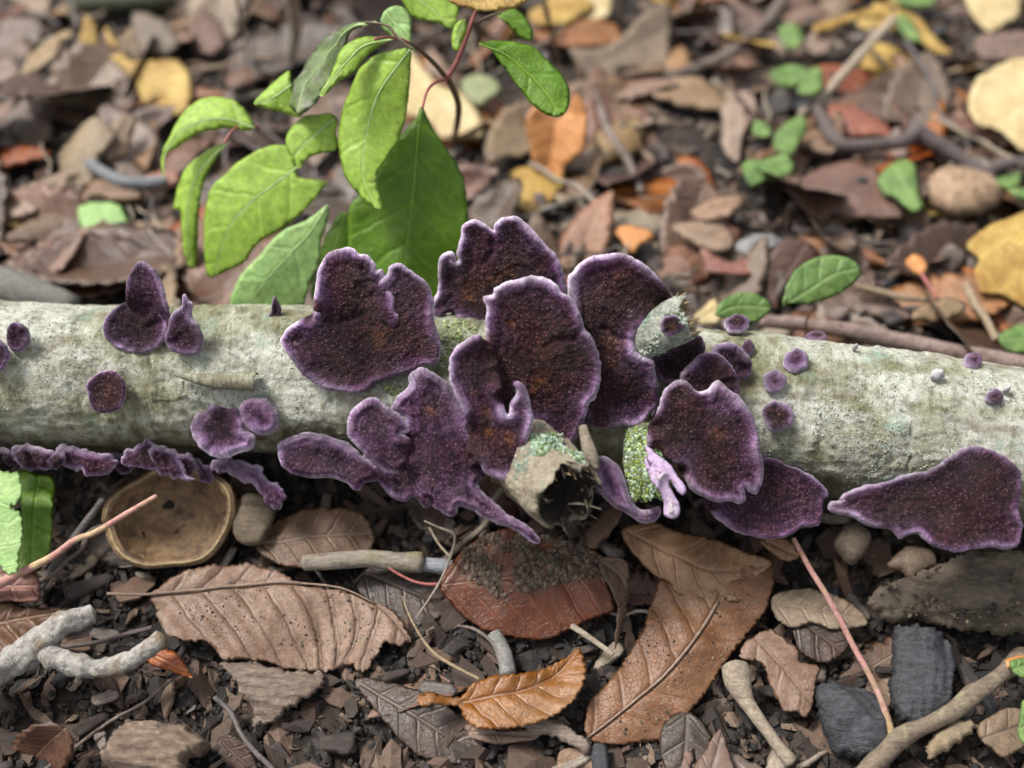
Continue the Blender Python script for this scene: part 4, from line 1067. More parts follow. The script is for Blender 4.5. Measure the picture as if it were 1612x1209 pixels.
back('c 1060,240 1180,230 1290,190 1420,60 1520,20 1540,110 1520,300 1420,330 1300,330 1250,420 1150,360', 'grey', 'large grey leaf leaning back in the upper middle litter', z=.7, fold=.12, nrm=[.2, -.4, .9])
back('d 618,122 700,85 800,60 880,38 915,-5 962,8 1004,48 1002,92 942,76 850,92 760,112 690,146 630,147', 'yellow', 'long narrow yellow leaf curling over at the top right', z=1.0, fold=-.2)
back('d 1340,-40 1450,-60 1580,-40 1602,50 1532,112 1450,147 1400,112 1350,42', 'cream', 'pale yellow leaf cut by the top edge at the right', z=.8)
back('d 1380,385 1450,340 1530,300 1612,288 1760,300 1780,500 1760,700 1612,735 1560,702 1480,622 1390,590 1350,500', 'cream', 'big cream yellow leaf at the upper right edge', mid='d 1780,420 1600,480 1370,520', z=.8, fold=.1)
back('d 540,860 620,800 760,758 900,780 962,860 1042,1010 900,1022 760,1017 720,1000 660,1042 600,1010 560,962 480,870', 'mauve', 'broad purplish brown leaf left of the ridged nut shell', z=.6, mid='d 500,870 700,900 1030,1000')
back('d 690,490 800,493 900,540 978,590 988,642 900,642 780,652 720,602', 'rust', 'red orange leaf behind the dark bent root', z=.6)
back('d 0,368 60,360 110,370 182,430 245,480 165,522 60,512 -20,500 -60,430', 'tan', 'pale orange tan oval leaf right of centre near the top', z=.7)
back('d 40,1000 100,960 150,938 260,918 298,945 222,1022 120,1044', 'tan', 'small cream brown leaf, upper one of a stacked pair right of centre', z=.7)
back('d -40,1060 60,1040 130,1048 230,1080 255,1160 172,1192 60,1152 0,1112', 'tan', 'cream brown leaf, lower one of a stacked pair right of centre', z=.7)
back('e 1340,555 1440,470 1530,440 1612,420 1760,450 1760,900 1612,862 1560,832 1480,800 1400,790 1375,730 1370,680 1400,620', 'yellow', 'large golden yellow leaf at the right edge', mid='e 1340,555 1500,640 1750,700', z=.8, fold=.12)
ML['white'] = mat_leaf('shiny_grey_white_leaf', (.26, .26, .26), (.40, .40, .40), (.3, .3, .3), .2, .2)
back('e 250,560 340,508 430,508 485,540 402,592 330,622', 'white', 'small shiny whitish leaf behind the round green one', z=.8)
back('e 400,620 470,542 530,530 602,540 652,620 560,722 500,792 440,852 410,762 388,690', 'mauve', 'grey brown leaf standing directly behind the round green leaf', z=.7, nrm=[.3, -.5, .8])
back('e 90,580 160,612 240,642 330,618 375,620 335,700 222,712 130,682', 'rust', 'thin orange curl of leaf right of the small orange tip', z=.7, fold=.3)
back('e 80,870 160,810 190,860 192,920 90,932 60,900', 'cream', 'pale yellow scrap of leaf behind the frayed twig tip', z=1.0)
back('e 1050,640 1100,598 1152,640 1142,702 1080,682', 'orange', 'tiny bright orange scrap left of the golden yellow leaf', z=.8)
back('e 1088,905 1108,850 1180,808 1280,798 1342,832 1310,882 1200,912', 'tan', 'curled pinkish tan leaf behind the right part of the branch', z=.8, fold=-.3)
back('a 880,90 960,60 1040,120 1060,200 1000,260 900,230', 'mauve', 'dull brown leaf above the arching green leaf', z=.5)
back('a 0,100 120,80 200,110 190,200 80,240 -40,220', 'grey', 'grey leaf in the upper left corner', z=.5)
back('a 620,60 760,90 850,200 760,260 660,230', 'grey', 'grey brown leaf behind the mottled yellow one', z=.6)
back('a -30,290 60,280 100,330 60,380 -30,390', 'grey', 'pale grey oval leaf at the left edge, upper', z=.7)
back('a 0,700 100,690 240,705 240,735 120,770 0,800', 'rust', 'thin reddish brown strip of leaf at the left', z=.7)
back('d 1380,180 1500,150 1680,160 1680,290 1560,290 1420,280', 'brown', 'pinkish brown leaf above the big cream yellow one', z=.55)
back('d 180,440 330,430 360,540 300,640 270,760 200,700 190,560', 'tan', 'pinkish tan leaf under the small clover like leaves', z=.55)
back('d 600,160 700,140 740,180 680,260 600,250', 'tan', 'orange tan leaf below the narrow yellow curl', z=.6)
back('d 850,700 1000,740 1120,720 1200,790 1130,860 960,840 860,780', 'brown', 'dull pinkish leaf under the dark bent root', z=.5)
back('d 1000,40 1100,60 1200,180 1270,240 1200,250 1100,180 1030,110', 'yellow', 'yellowish green torn leaf in the upper right', z=.7)
back('e 640,200 740,190 900,300 870,420 700,440 560,340', 'mauve', 'wide dull mauve leaf lying under the broad purplish one', z=.45)
# seedling leaves: small plants of a few leaves each
def sprig(label, outlines, y0, z=.9):
    e = bpy.data.objects.new('seedling', None); S.collection.objects.link(e)
    c = np.mean([np.mean(np.array([p[:2] for p in T(o)]), 0) for o in outlines], 0)
    e.location = Vector(on_z(c[0], c[1], .1)); e['label'] = label; e['category'] = 'seedling'
    for i, o in enumerate(outlines):
        l_ = sheet(o, 'leaf', ML['small'], z=z + .15 * i, fold=-.15, wave=.08, step=6, closed_step=6, seed=i + y0, thick=.008, sp=.3)
        cc = np.array(l_.location)
        l_.parent = e; l_.location = Vector(cc) - e.location
        top = np.array(cc); tube('stem', [np.array(e.location) + [0, 0, 0], (np.array(e.location) + top) / 2 + [0, .05, 0], top + [0, 0, .02]], [.03, .025, .02], M_STEMG, seg=6, parent=e)
sprig('small green seedling with three round leaves at the top right of centre', ['d 460,130 500,112 560,110 577,170 542,240 480,202', 'd 420,335 470,300 520,288 592,310 592,360 500,402 430,372', 'd 560,380 620,310 668,340 662,420 602,452 550,430'], 1)
sprig('low green seedling with lobed leaves below the round leaved one', ['d 345,565 390,560 425,600 415,642 340,625', 'd 440,625 520,560 572,540 592,600 560,662 520,722 450,702', 'd 288,765 340,735 390,745 420,725 500,718 532,800 440,842 400,840 340,872 300,822'], 5)
sprig('bright green seedling left of the ridged nut shell', ['d 950,800 1000,760 1042,740 1102,758 1112,830 1122,900 1142,972 1090,1002 1040,962 1000,920 960,905 928,845'], 8)
sprig('light green seedling leaf right above the nut shell', ['d 1420,850 1480,825 1522,820 1602,798 1600,850 1570,882 1520,884', 'd 1540,900 1612,880 1700,900 1700,950 1600,940'], 9)
sprig('green leaf cut by the right edge above the branch', ['e 1500,975 1560,930 1650,915 1720,930 1720,1050 1612,1055 1540,1045 1505,1010'], 11)
sprig('tiny green sprig behind the narrow yellow curl', ['d 1010,80 1060,60 1110,120 1130,180 1080,180 1030,130', 'd 990,-20 1100,-30 1190,-20 1180,25 1040,25'], 12)
sp_ = bpy.data.objects.new('young_green_plant', None); S.collection.objects.link(sp_); b0 = on_z(1267, 532, .3); sp_.location = Vector(b0)
sp_['label'] = 'young plant with two smooth oval green leaves behind the right part of the branch'; sp_['category'] = 'plant'
for o_, m_, y_, sd_ in (('e 478,842 488,780 500,735 550,662 640,610 740,603 822,640 842,690 800,750 700,802 600,832 520,828', 'e 480,840 600,765 720,690 838,665', 2.6, 1), ('e 160,885 180,840 202,808 300,773 390,798 428,850 385,900 335,922 250,905', 'e 160,885 260,840 425,850', 2.2, 2)):
    l_ = sheet(o_, 'leaf', ML['small'], y=y_, nrm=[.1, -.55, .8], mid=m_, fold=-.12, wave=.05, thick=.008, sp=.4, seed=sd_)
    l_.parent = sp_; l_.location = Vector(l_.location) - sp_.location
P_ = [b0] + [on_y(p[0], p[1], 2.6) for p in T('e 588,960 592,900 630,845 660,820')]
tube('stem', P_, [.03, .03, .028, .025, .02], M_STEMG, seg=7, parent=sp_)

# ------------------------------------------------------------------ sticks behind the branch
GS = 'sticks behind the branch'
stick('d 500,-30 380,130 200,270 0,350 -80,370', [.22, .20, .22, .2, .18], M_TWIG, z=.5, label='thick grey brown stick running down left from the top edge, right of centre', category='stick', group=GS)
stick('d 1000,90,1.2 830,270,1.0 660,460,.7 560,540,.5', [.13, .13, .14, .12], M_TWIGL, label='straight straw coloured stick under the narrow yellow leaf', category='stick', group=GS)
rt = stick('d 625,490,.7 670,570,.8 700,630,.9 760,680,.9 900,682,.9 1050,662,1.0 1110,622,1.0 1190,665,.9 1250,702,.8 1340,760,.7 1430,812,.7 1500,780,.7 1700,750,.7', [.16, .18, .2, .2, .19, .2, .25, .22, .2, .19, .18, .17, .16], M_TWIGD,
      label='dark mauve bent root winding through the litter at the upper right', category='root', name='bent_root')
stick('d 1110,625,1.0 1100,590,1.05 1090,560,1.1', [.14, .12, .09], M_TWIGD, name='side_shoot', parent=rt)
stick('e 380,915,1.1 560,925,1.1 760,955,1.1 1000,1000,1.1 1200,1045,1.1 1400,1080,1.1 1720,1140,1.1', [.15, .18, .2, .22, .22, .22, .22], mat_wood('pinkish_stick', (.26, .17, .15), (.42, .32, .28), (.18, .11, .09)), label='long pinkish brown stick lying along the back of the branch at the right', category='stick', group=GS)
stick('e 820,745 920,770 1040,800 1160,812', [.07, .08, .08, .06], M_TWIGL, z=.7, label='thin pale twig right of the oval green leaf', category='stick', group=GS)
stick('e 1130,690 1165,745 1205,803', [.05, .05, .04], M_STEMR, z=.9, label='thin pink leaf stalk below the tiny orange scrap', category='stick', group=GS)
stick('e 1340,740 1380,830 1430,900 1480,1000', [.1, .11, .1, .09], M_TWIGL, z=.7, label='thin tan twig left of the golden leaf', category='stick', group=GS)
stick('a 330,28 480,22 640,12 820,-8', [.3, .32, .3, .3], mat_wood('greenish_stick', (.03, .035, .015), (.08, .085, .04)), z=.5, label='dark greenish stick along the top edge at the left', category='stick', group=GS)
stick('a 420,770 560,850 700,862 780,850', [.16, .19, .18, .15], mat_wood('blue_grey_stick', (.16, .17, .19), (.30, .31, .33)), z=.7, label='smooth blue grey stick between tan leaves at the left', category='stick', group=GS)
stick('a 1360,280,.6 1388,150,1.6 1372,0,3.0 1368,-120,4.5', [.16, .2, .2, .2], M_TWIGL, label='pale upright stem cut by the top edge left of the shrub', category='stem', group=GS)
stick('a 1150,300,.6 1152,180,1.5 1125,60,2.5 1105,-60,3.5', [.05, .05, .05, .05], M_TWIGL, label='thin upright stem left of the thicker pale one', category='stem', group=GS)
stick('c 930,-30,3.2 955,50,2.8 980,160,2.0 1010,300,1.0 1015,400,.6', [.07, .08, .07, .06, .05], M_STEMG, label='thin dark upright stem right of the shrub', category='stem', group=GS)
stick('c 1180,430 1250,620 1330,740 1400,900', [.12, .13, .12, .1], M_TWIG, z=.5, label='curving grey brown twig in the middle of the background', category='stick', group=GS)
stick('A -60,210 60,260 200,310 330,345 420,365', [.45, .45, .42, .38, .3], mat_wood('grey_mossy_stick', (.13, .13, .11), (.25, .25, .22)), z=.8, label='blurred thick grey stick behind the left end of the branch', category='stick', group=GS)
# ridged nut shell, blurred, upper right
def dome(name, c, rx, ry, hgt, mat, label, z=.3, ridges=9, cat='nut shell'):
    C = on_z(c[0], c[1], z); ppc = FPX / ((C - CAM) @ FW); a, b = rx / ppc, ry / ppc
    n1, n2 = 26, 64; V = []; F = []
    for i in range(n1 + 1):
        ph = i / n1 * pi * .98 + .01
        for j in range(n2):
            th = j * 2 * pi / n2
            r = 1 + .035 * cos(ridges * th + 2 * sin(ph * 2)) * sin(ph) + .04 * sin(3 * th + ph)
            V.append((sin(ph) * cos(th) * a * r, sin(ph) * sin(th) * b * r, cos(ph) * hgt * r))
    for i in range(n1):
        for j in range(n2):
            F.append((i * n2 + j, (i + 1) * n2 + j, (i + 1) * n2 + (j + 1) % n2, i * n2 + (j + 1) % n2))
    F.append(tuple(range(n2))); F.append(tuple(range(n1 * n2, (n1 + 1) * n2))[::-1])
    o = link(name, mesh_from(name, V, F), mat, label=label, category=cat); o.location = Vector(C) + Vector((0, 0, hgt * .5)); return o
M_NUT = mat_wood('nut_shell_surface', (.30, .19, .11), (.50, .35, .23), (.24, .15, .09), axis=(1.5, 1.5, 3), ns=2)
dome('nut_shell', (1512, 312), 58, 50, .5, M_NUT, 'rounded tan nut shell with ridges at the upper right behind the branch')

# ------------------------------------------------------------------ things in front of and below the branch
def front(outline, mat, label, name='fallen_leaf', cat='fallen leaf', z=.5, mid=None, **k):
    k.setdefault('step', 4.5); k.setdefault('closed_step', 4.0)
    return sheet(outline, name, ML[mat] if isinstance(mat, str) else mat, z=z, mid=mid, label=label, category=cat, **k)
ML['ribbed'] = mat_leaf('ribbed_pinkish_brown_leaf', (.24, .155, .115), (.36, .255, .20), (.20, .12, .085), .3, .4, (.11, .065, .045), .6, sp=.62)
o = front('X 234,937 255,918 285,903 335,888 395,886 440,900 479,921 540,927 587,944 617,960 638,985 647,1004 625,1013 605,1012 590,1034 575,1050 560,1052 548,1040 523,1050 479,1052 452,1050 415,1038 385,1034 348,1036 330,1012 318,1008 290,1006 268,998 250,980 239,953', 'ribbed',
      'long pinkish brown ribbed leaf with a torn lower edge, lower left of centre', mid='X 160,934 234,937 330,927 400,921 479,921 540,929 600,955 640,1000', z=.62, fold=-.10, wave=.13, veins=.028, sp=.62, jag=1.3, step=4, bend=-.10)
RIBBED = o.name
rib(o, 'X 170,936 234,937 330,928 400,921 479,921 540,929 590,950', [.035, .035, .03, .028, .025, .02, .012], M_RIBB, z=.64, lift=.06)
front('X 353,1038 452,1052 500,1058 507,1082 475,1105 435,1130 402,1142 393,1112 368,1072', M_CHIP, 'grey fibrous flake of bark poking out below the long ribbed leaf', 'bark_flake', 'bark', z=.35, thick=.04, grooves=.2, mids=False, jag=2.4)
o = front('X -40,955 0,948 30,952 60,957 117,957 105,975 67,992 36,1020 0,1036 -40,1030', ML['brown'], 'dark brown veined leaf under the forked grey branch at left', mid='X -40,990 30,975 117,958', z=.5, fold=-.1, veins=.045, sp=.5)
ML['glossy'] = mat_leaf('glossy_wet_leaf', (.13, .055, .038), (.21, .085, .055), (.30, .15, .10), .35, .22, (.06, .035, .03), .6)
WET = o = front('g 450,350 468,300 505,245 590,150 650,105 750,78 830,80 900,98 1000,122 1100,150 1200,190 1222,240 1232,300 1262,390 1280,460 1215,490 1150,512 1050,562 950,600 800,592 700,570 620,532 530,462 480,402', 'glossy',
      'dark reddish wet leaf with soil on it, right below the cut stub', mid='g 450,352 600,335 740,322 900,305 1040,290 1240,300', z=.95, fold=-.16, wave=.08, veins=.02, sp=.7, nrm=[0, -.28, .96])
rib(o, 'g 155,190 185,240 235,285 330,335 400,350 455,352', [.022, .028, .03, .03, .035, .04], M_STEMR, z=.9, lift=.05, name='petiole')
ML['curled'] = mat_leaf('curled_orange_brown_leaf', (.27, .115, .045), (.42, .25, .15), (.20, .10, .06), .35, .28, (.14, .07, .04), .6)
o = front('g 350,895 375,868 410,860 480,872 560,872 600,825 700,792 820,782 890,762 950,742 1000,715 1050,690 1090,655 1110,642 1130,690 1142,740 1132,820 1082,900 1012,960 900,1012 780,1037 650,1042 590,1005 560,960 540,922 440,922 372,932', 'curled',
      'curled orange brown leaf below the dark reddish wet one', mid='g 560,900 700,880 850,850 1000,770 1110,650', z=.8, fold=.30, wave=.12, serr=2.2, nrm=[0, -.05, 1], veins=.02, sp=.4)
ML['big'] = mat_leaf('big_brown_leaf', (.235, .125, .08), (.33, .20, .135), (.15, .08, .05), .4, .3, (.12, .07, .05), .5, sp=.7)
o = front('X 921,1130 926,1108 935,1094 950,1080 967,1060 985,1035 1000,1010 1012,990 1020,965 1032,930 1045,900 1075,885 1120,880 1170,885 1216,884 1220,915 1214,940 1205,962 1180,995 1152,1030 1135,1055 1120,1080 1095,1110 1072,1140 1060,1160 1040,1164 1010,1166 990,1170 960,1171 935,1168 921,1150', 'big',
      'large brown leaf lying diagonally, right of the centre at the bottom', mid='X 921,1166 960,1135 1000,1103 1045,1065 1080,1025 1108,985 1130,945 1150,900', z=.62, fold=-.10, wave=.12, veins=.02, sp=.7, serr=1.6)
BIG = o.name
rib(o, 'X 925,1162 960,1135 1000,1103 1045,1065 1080,1025 1108,985 1130,947', [.02, .025, .03, .03, .032, .035, .035], M_RIBB, z=.64, lift=.045)
ML['toptan'] = mat_leaf('pale_orange_brown_leaf', (.33, .20, .13), (.46, .31, .21), (.25, .14, .09), .35, .35, (.20, .12, .07), .5)
o = front('X 980,832 1005,822 1035,818 1072,836 1100,842 1130,850 1170,866 1216,884 1195,905 1180,920 1165,944 1130,944 1100,940 1072,934 1052,915 1030,905 1005,880 985,855', 'toptan',
      'smaller paler brown leaf overlapping the top of the large diagonal one', mid='X 990,838 1060,875 1120,900 1205,890', z=.88, fold=-.08, wave=.10)
o = front('X 942,881 955,876 985,884 988,920 985,960 978,1000 970,1030 965,1000 968,960 955,925 945,905', 'brown', 'narrow curled brown leaf standing between the wet leaf and the large diagonal leaf', mid='X 950,885 984,925 974,1025', z=.9, fold=.4, nrm=[.3, -.5, .8])
front('X -20,908 0,905 50,896 64,920 60,948 10,948 -20,942', 'rust', 'rusty brown leaf piece at the left edge under the pink stalk', z=.8, fold=.2)
stick('X -40,934,1.0 0,918,1.2 30,903,1.4 82,876,1.8 118,850,2.1 150,838,2.3 200,808,2.7 246,781,3.0', [.12, .11, .09, .07, .065, .06, .055, .045], mat_wood('pink_stalk', (.50, .22, .20), (.62, .36, .30), (.55, .42, .22), bump=.3), name='leaf_stalk',
      label='pink leaf stalk rising diagonally at the lower left in front of the nut husk', category='leaf stalk', rough=.05)
front('X 228,1035 245,1028 255,1022 280,1030 300,1060 302,1068 268,1058 240,1048', 'rust', 'small rusty leaf at the tip of the forked grey branch', z=.5)
# forked weathered branch
fb = stick('X -60,1075,1.0 -20,1062,1.0 15,1045,1.05 50,1025,1.1 75,1003,1.15 95,985,1.2 118,975,1.2 146,965,1.15', [.36, .34, .31, .29, .27, .26, .22, .19], M_GREYW, name='forked_branch', seg=40, rough=.42, nscale=4.5,
      label='weathered pale grey forked dead branch at the lower left edge', category='branch', step=.05)
stick('X 40,1020,1.08 68,1026,1.08 96,1038,1.05 135,1050,1.0 175,1050,1.0 205,1040,1.05 235,1020,1.15 256,1004,1.2', [.16, .22, .22, .21, .19, .19, .18, .19], M_GREYW, name='side_branch', seg=36, rough=.44, nscale=4.5, parent=fb, step=.05)
# toothed green leaf at the left edge
ML['toothed'] = mat_leaf('toothed_leaf', (.20, .36, .10), (.30, .46, .16), (.4, .52, .25), .3, .45, trans=.2, sp=.35, dk=1.0)
tp = front('G -120,300 0,290 60,296 105,302 118,345 130,400 128,440 102,480 66,500 110,520 130,560 132,620 125,700 115,730 102,780 96,850 40,872 0,830 -60,760 -120,600', 'toothed', 'light green toothed leaf at the left edge under the branch', mid='G -120,500 0,480 60,500', z=2.0, serr=2.5, cat='leaf', name='green_leaf', step=4)
front('G 110,300 200,305 300,335 300,500 292,700 225,830 140,865 90,860 105,760 130,640 120,500', ML['deep'], 'dark green shaded leaf behind the toothed one', z=1.2, cat='leaf', name='green_leaf')
stick('G 230,960,.3 330,780,.6 440,640,1.0 580,450,1.4', [.07, .08, .08, .07], M_TWIGD, label='dim brown twig leaning up in the shade left of the nut husk', category='twig')

# open nut husk
def husk():
    C = on_z(267, 812, 1.0); ppc = FPX / ((C - CAM) @ FW)
    a, b = 101 / ppc, 86 / ppc
    ax = norm([-.05, -.42, .9]); ex = norm(np.cross([0, 1, 0], ax)); ey = np.cross(ax, ex)
    n1, n2 = 40, 110; V = []
    for side, k in ((0, 1.0), (1, .86)):
        for i in range(n1):
            t = i / (n1 - 1)
            ph = pi / 2 * (1 - t)          # rim -> bottom
            for j in range(n2):
                th = 2 * pi * j / n2
                rim_ = 1 + .05 * sin(2 * th + 1) + .03 * sin(5 * th)
                r = cos(pi / 2 - ph) if True else 0
                z_ = -cos(ph) * 1.05 + (.13 * sin(th * 2 + .6) + .05 * sin(th * 5)) * (1 - t) ** 2
                q = np.array([cos(th) * a * r * k * rim_, sin(th) * b * r * k * rim_, z_ * (k if side else 1.0)])
                V.append(C + ex * q[0] + ey * q[1] + ax * q[2])
    V = np.array(V)
    nz = fbm(V * 2.2, 77, 4); V = V + (V - C) * (nz * .06)[:, None]
    V = V + np.outer(vnoise(V * 9, 78) * .012, ax)
    # a small opening at the bottom of the cup, done as a black disc
    hc = on_z(262, 793, .35)
    F = []
    for s_ in (0, 1):
        o0 = s_ * n1 * n2
        for i in range(n1 - 1):
            for j in range(n2):
                q = (o0 + i * n2 + j, o0 + i * n2 + (j + 1) % n2, o0 + (i + 1) * n2 + (j + 1) % n2, o0 + (i + 1) * n2 + j)
                F.append(q if s_ else q[::-1])
    for j in range(n2):
        F.append((j, (j + 1) % n2, n1 * n2 + (j + 1) % n2, n1 * n2 + j))
    m = mat_wood('husk_flesh', (.20, .115, .055), (.36, .235, .125), (.10, .06, .03), axis=(2, 2, 2), ns=1.6, rough=.6)
    m2 = mat_wood('husk_rim', (.34, .23, .10), (.54, .40, .21), rough=.6)
    o = link('nut_husk', mesh_from('nut_husk', V, F), m, label='empty brown nut husk like a cup with a pale rim, under the branch', category='nut husk')
    recenter(o)
    # pale rim
    ring = [tuple((V[j] + V[n1 * n2 + j]) / 2) for j in range(n2)]
    P = np.array(ring + ring[:2])
    tube('rim', P[:: 3], .034, m2, seg=8, rough=.3, parent=o)
    B_ = BVHTree.FromPolygons([tuple(v) for v in V], F)
    d_ = rays([(266, 795)])[0]; hp, hn, _, _ = B_.ray_cast(Vector(CAM), Vector(d_)); hp = np.array(hp); hn = norm(-np.array(hn) if np.array(hn) @ d_ > 0 else hn)
    hx = norm(np.cross(hn, [0, 1, 0])); hy = np.cross(hn, hx)
    an = np.linspace(0, 2 * pi, 24, endpoint=False)
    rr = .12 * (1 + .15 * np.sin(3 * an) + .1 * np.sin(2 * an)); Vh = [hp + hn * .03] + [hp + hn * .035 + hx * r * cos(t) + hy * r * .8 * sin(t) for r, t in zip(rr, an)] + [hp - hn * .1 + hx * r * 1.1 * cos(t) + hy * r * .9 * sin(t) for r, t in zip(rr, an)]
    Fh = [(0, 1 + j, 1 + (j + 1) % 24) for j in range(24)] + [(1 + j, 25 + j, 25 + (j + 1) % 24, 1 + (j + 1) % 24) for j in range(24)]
    adopt(link('hole_shade_disc', mesh_from('hole_shade_disc', Vh, Fh), mat_wood('painted_hole_shade', (.006, .005, .004), (.012, .01, .008))), o)  # black disc on the shell, painting the shade inside the opening
husk()
front('G 1330,460 1400,420 1500,440 1560,480 1540,600 1480,700 1400,720 1330,680 1310,560', mat_wood('husk_piece', (.10, .075, .05), (.2, .15, .1)), 'dull brown husk piece in the shade right of the nut husk', 'husk_piece', 'husk piece', z=.9, thick=.12, round_=.25, mids=False, wave=.15)
front('X 405,850 440,815 500,800 570,808 590,850 560,880 480,895 420,880', 'mauve', 'smooth purplish brown leaf in the shade under the low wide bracket', z=.7, wave=.12)
# sticks in front
st = stick('X 478,886,.95 520,883,.95 580,880,.95 640,885,.95 664,886,.95', [.17, .18, .18, .2, .21], mat_wood('broken_stick_bark', (.22, .18, .145), (.40, .345, .28), (.30, .27, .15)), name='broken_stick', seg=20, label='short grey tan broken stick lying left of the dark wet leaf', category='stick')
stick('X 664,888,.85 700,892,.8 716,894,.78', [.15, .16, .14], mat_wood('bare_blue_grey_wood', (.3, .32, .36), (.45, .47, .5)), name='bare_end', seg=14, parent=st)
GG = 'thin dry stalks lying in front of the branch'
stick('X 668,820,1.6 690,830,1.5 712,838,1.5 716,850,1.4 708,880,1.3 690,920,1.1 656,972,.8', [.022, .025, .028, .028, .028, .026, .022], M_TWIGL, name='dry_stalk', seg=7, rough=.05, label='sharply kinked pale dry stalk left of the wet leaf', category='dry stalk', group=GG)
stick('X 676,830,1.3 690,855,1.25 708,876,1.3', [.025, .028, .03], M_TWIGL, name='dry_stalk', seg=7, rough=.05, label='short dry stalk joining the kinked one', category='dry stalk', group=GG)
stick('X 633,939,1.2 650,980,1.0 674,1018,.8 700,1040,.75 754,1069,.7', [.015, .024, .03, .035, .03], M_TWIGL, name='dry_stalk', seg=7, rough=.05, label='pale pointed dry stalk right of the long ribbed leaf', category='dry stalk', group=GG)
stick('X 720,985 750,992 780,1018 800,1062', [.03, .035, .03, .02], M_TWIG, z=.6, name='dry_stalk', seg=7, label='faint curved stalk between the wet leaf and the curled leaf', category='dry stalk', group=GG)
stick('X 777,998 792,1025 800,1062', [.15, .17, .16], mat_wood('grey_wood_peg', (.2, .19, .18), (.36, .35, .34)), z=.5, name='wood_piece', label='grey peg of wood between the wet leaf and the curled leaf', category='wood piece')
stick('X 900,985 930,1005 965,1030', [.06, .06, .05], M_TWIGL, z=.8, name='dry_stalk', label='tan stalk under the lower right tip of the wet leaf', category='dry stalk', group=GG)
ps = stick('X 1249,847,2.0 1275,895,1.7 1300,935,1.5 1322,975,1.3 1345,1020,1.1 1370,1065,.95 1390,1110,.8 1405,1160,.65', [.05, .055, .06, .062, .06, .062, .065, .075], mat_wood('pink_woody_stalk', (.46, .20, .18), (.58, .36, .31), (.40, .28, .14), axis=(8, 1, 1), bump=.4), name='leaf_stalk', seg=10, rough=.08,
      label='long straight pink stalk running from the branch down to the bottom right twig', category='leaf stalk')
tw = stick('X 1350,1225,.6 1390,1190,.65 1420,1160,.7 1460,1140,.75 1500,1120,.8 1530,1095,.85 1560,1075,.9 1600,1045,1.0 1630,1030,1.0', [.16, .17, .18, .16, .17, .17, .16, .16, .15], mat_wood('lichened_twig', (.15, .11, .08), (.30, .235, .17), (.36, .34, .2)), name='twig', seg=18, rough=.25,
      label='brown knobbly twig running up to the right in the bottom right corner', category='twig')
front('h 1540,715 1600,690 1680,680 1680,760 1612,790 1560,770', 'small', 'small green leaf beside the orange twig end at the right edge', z=1.3, name='green_leaf', cat='leaf')
front('h 1580,1010 1600,900 1680,880 1680,1100 1612,1100 1580,1060', 'small', 'bright green leaf cut by the right edge in the bottom corner', z=1.1, name='green_leaf', cat='leaf')
front('h 1520,710 1550,690 1612,680 1620,700 1560,730 1535,745', 'orange', 'tiny orange scrap on the end of the bottom right twig', z=1.25)
front('h 1000,562 1050,545 1120,550 1200,562 1262,622 1275,690 1280,750 1252,900 1200,950 1150,982 1088,1012 1040,985 1002,950 985,850 992,770', M_CHAR, 'blackish blue charcoal piece with a flat face, bottom right', 'charcoal_piece', 'charcoal', z=.7, thick=.22, round_=.05, mids=False, wave=.16, grooves=.10, jag=1.6)
front('h 630,842 700,800 760,810 800,822 870,850 940,902 992,1000 962,1100 870,1162 790,1150 720,1122 650,982', M_CHAR, 'dark charcoal piece crossed by the pink stalk', 'charcoal_piece', 'charcoal', z=.45, thick=.2, round_=.06, mids=False, wave=.25, grooves=.14, jag=1.8)
front('h 968,262 1000,215 1060,170 1120,175 1180,192 1202,262 1150,290 1100,320 1075,330 1042,302', M_STONE, 'flat brown pebble under the triangular fungus, right one', 'pebble', 'pebble', z=.8, thick=.2, round_=.3, mids=False)
front('h 720,165 760,80 825,60 890,120 880,180 850,225 790,255', M_STONE, 'tan brown pebble in the shade left of the flat one', 'pebble', 'pebble', z=.8, thick=.25, round_=.3, mids=False)
front('h 370,150 420,125 480,130 530,170 562,212 500,242 430,205', 'toptan', 'orange brown leaf scrap under the low hanging bracket', z=.8)
M_SLAB = mat_wood('rotting_bark', (.085, .065, .05), (.20, .155, .115), (.12, .10, .06), axis=(1, 2.5, 2.5), ns=1.6)
slab = front('h 890,430 905,385 950,350 1000,330 1100,300 1200,250 1300,210 1400,185 1500,180 1612,195 1780,230 1780,560 1700,575 1600,572 1500,580 1400,560 1300,565 1200,540 1100,512 1030,525 960,512', M_SLAB,
      'slab of dark rotting bark under the right end of the branch', 'bark_slab', 'bark', z=.9, thick=.16, round_=.12, mids=False, wave=.25, grooves=.16, jag=1.6, nrm=[0, -.3, .95])
front('h 428,402 500,372 600,368 720,400 830,450 885,520 830,550 700,560 620,532 520,552 440,500', 'tan', 'pale pinkish flat leaf right of the large diagonal one', z=.55, wave=.1)
front('h 298,622 350,585 420,560 500,610 542,652 562,712 650,730 640,800 622,900 600,962 540,950 480,932 420,822 380,722 280,692', 'ribbed', 'angular torn pinkish leaf left of the charcoal pieces', z=.6, wave=.08, jag=1.0)
clb = stick('h 250,740,.7 270,800,.75 305,890,.7 350,960,.7 410,1040,.7 460,1110,.65 520,1180,.6', [.28, .27, .16, .13, .12, .12, .13], M_TWIGL, name='club_shaped_stalk', seg=16, rough=.2, label='pale dry stem with a club shaped head, bottom right of the large leaf', category='stem')
front('h 60,1215 110,1130 180,1028 215,1100 245,1225 150,1250', 'mauve', 'small pinkish triangular leaf at the bottom edge right of the large leaf', z=.5)
front('h 1390,1010 1460,960 1540,930 1640,950 1680,1000 1640,1080 1520,1162 1450,1120 1400,1072', ML['grey'], 'pale grey tan leaf piece in the bottom right corner', z=.5, wave=.12)
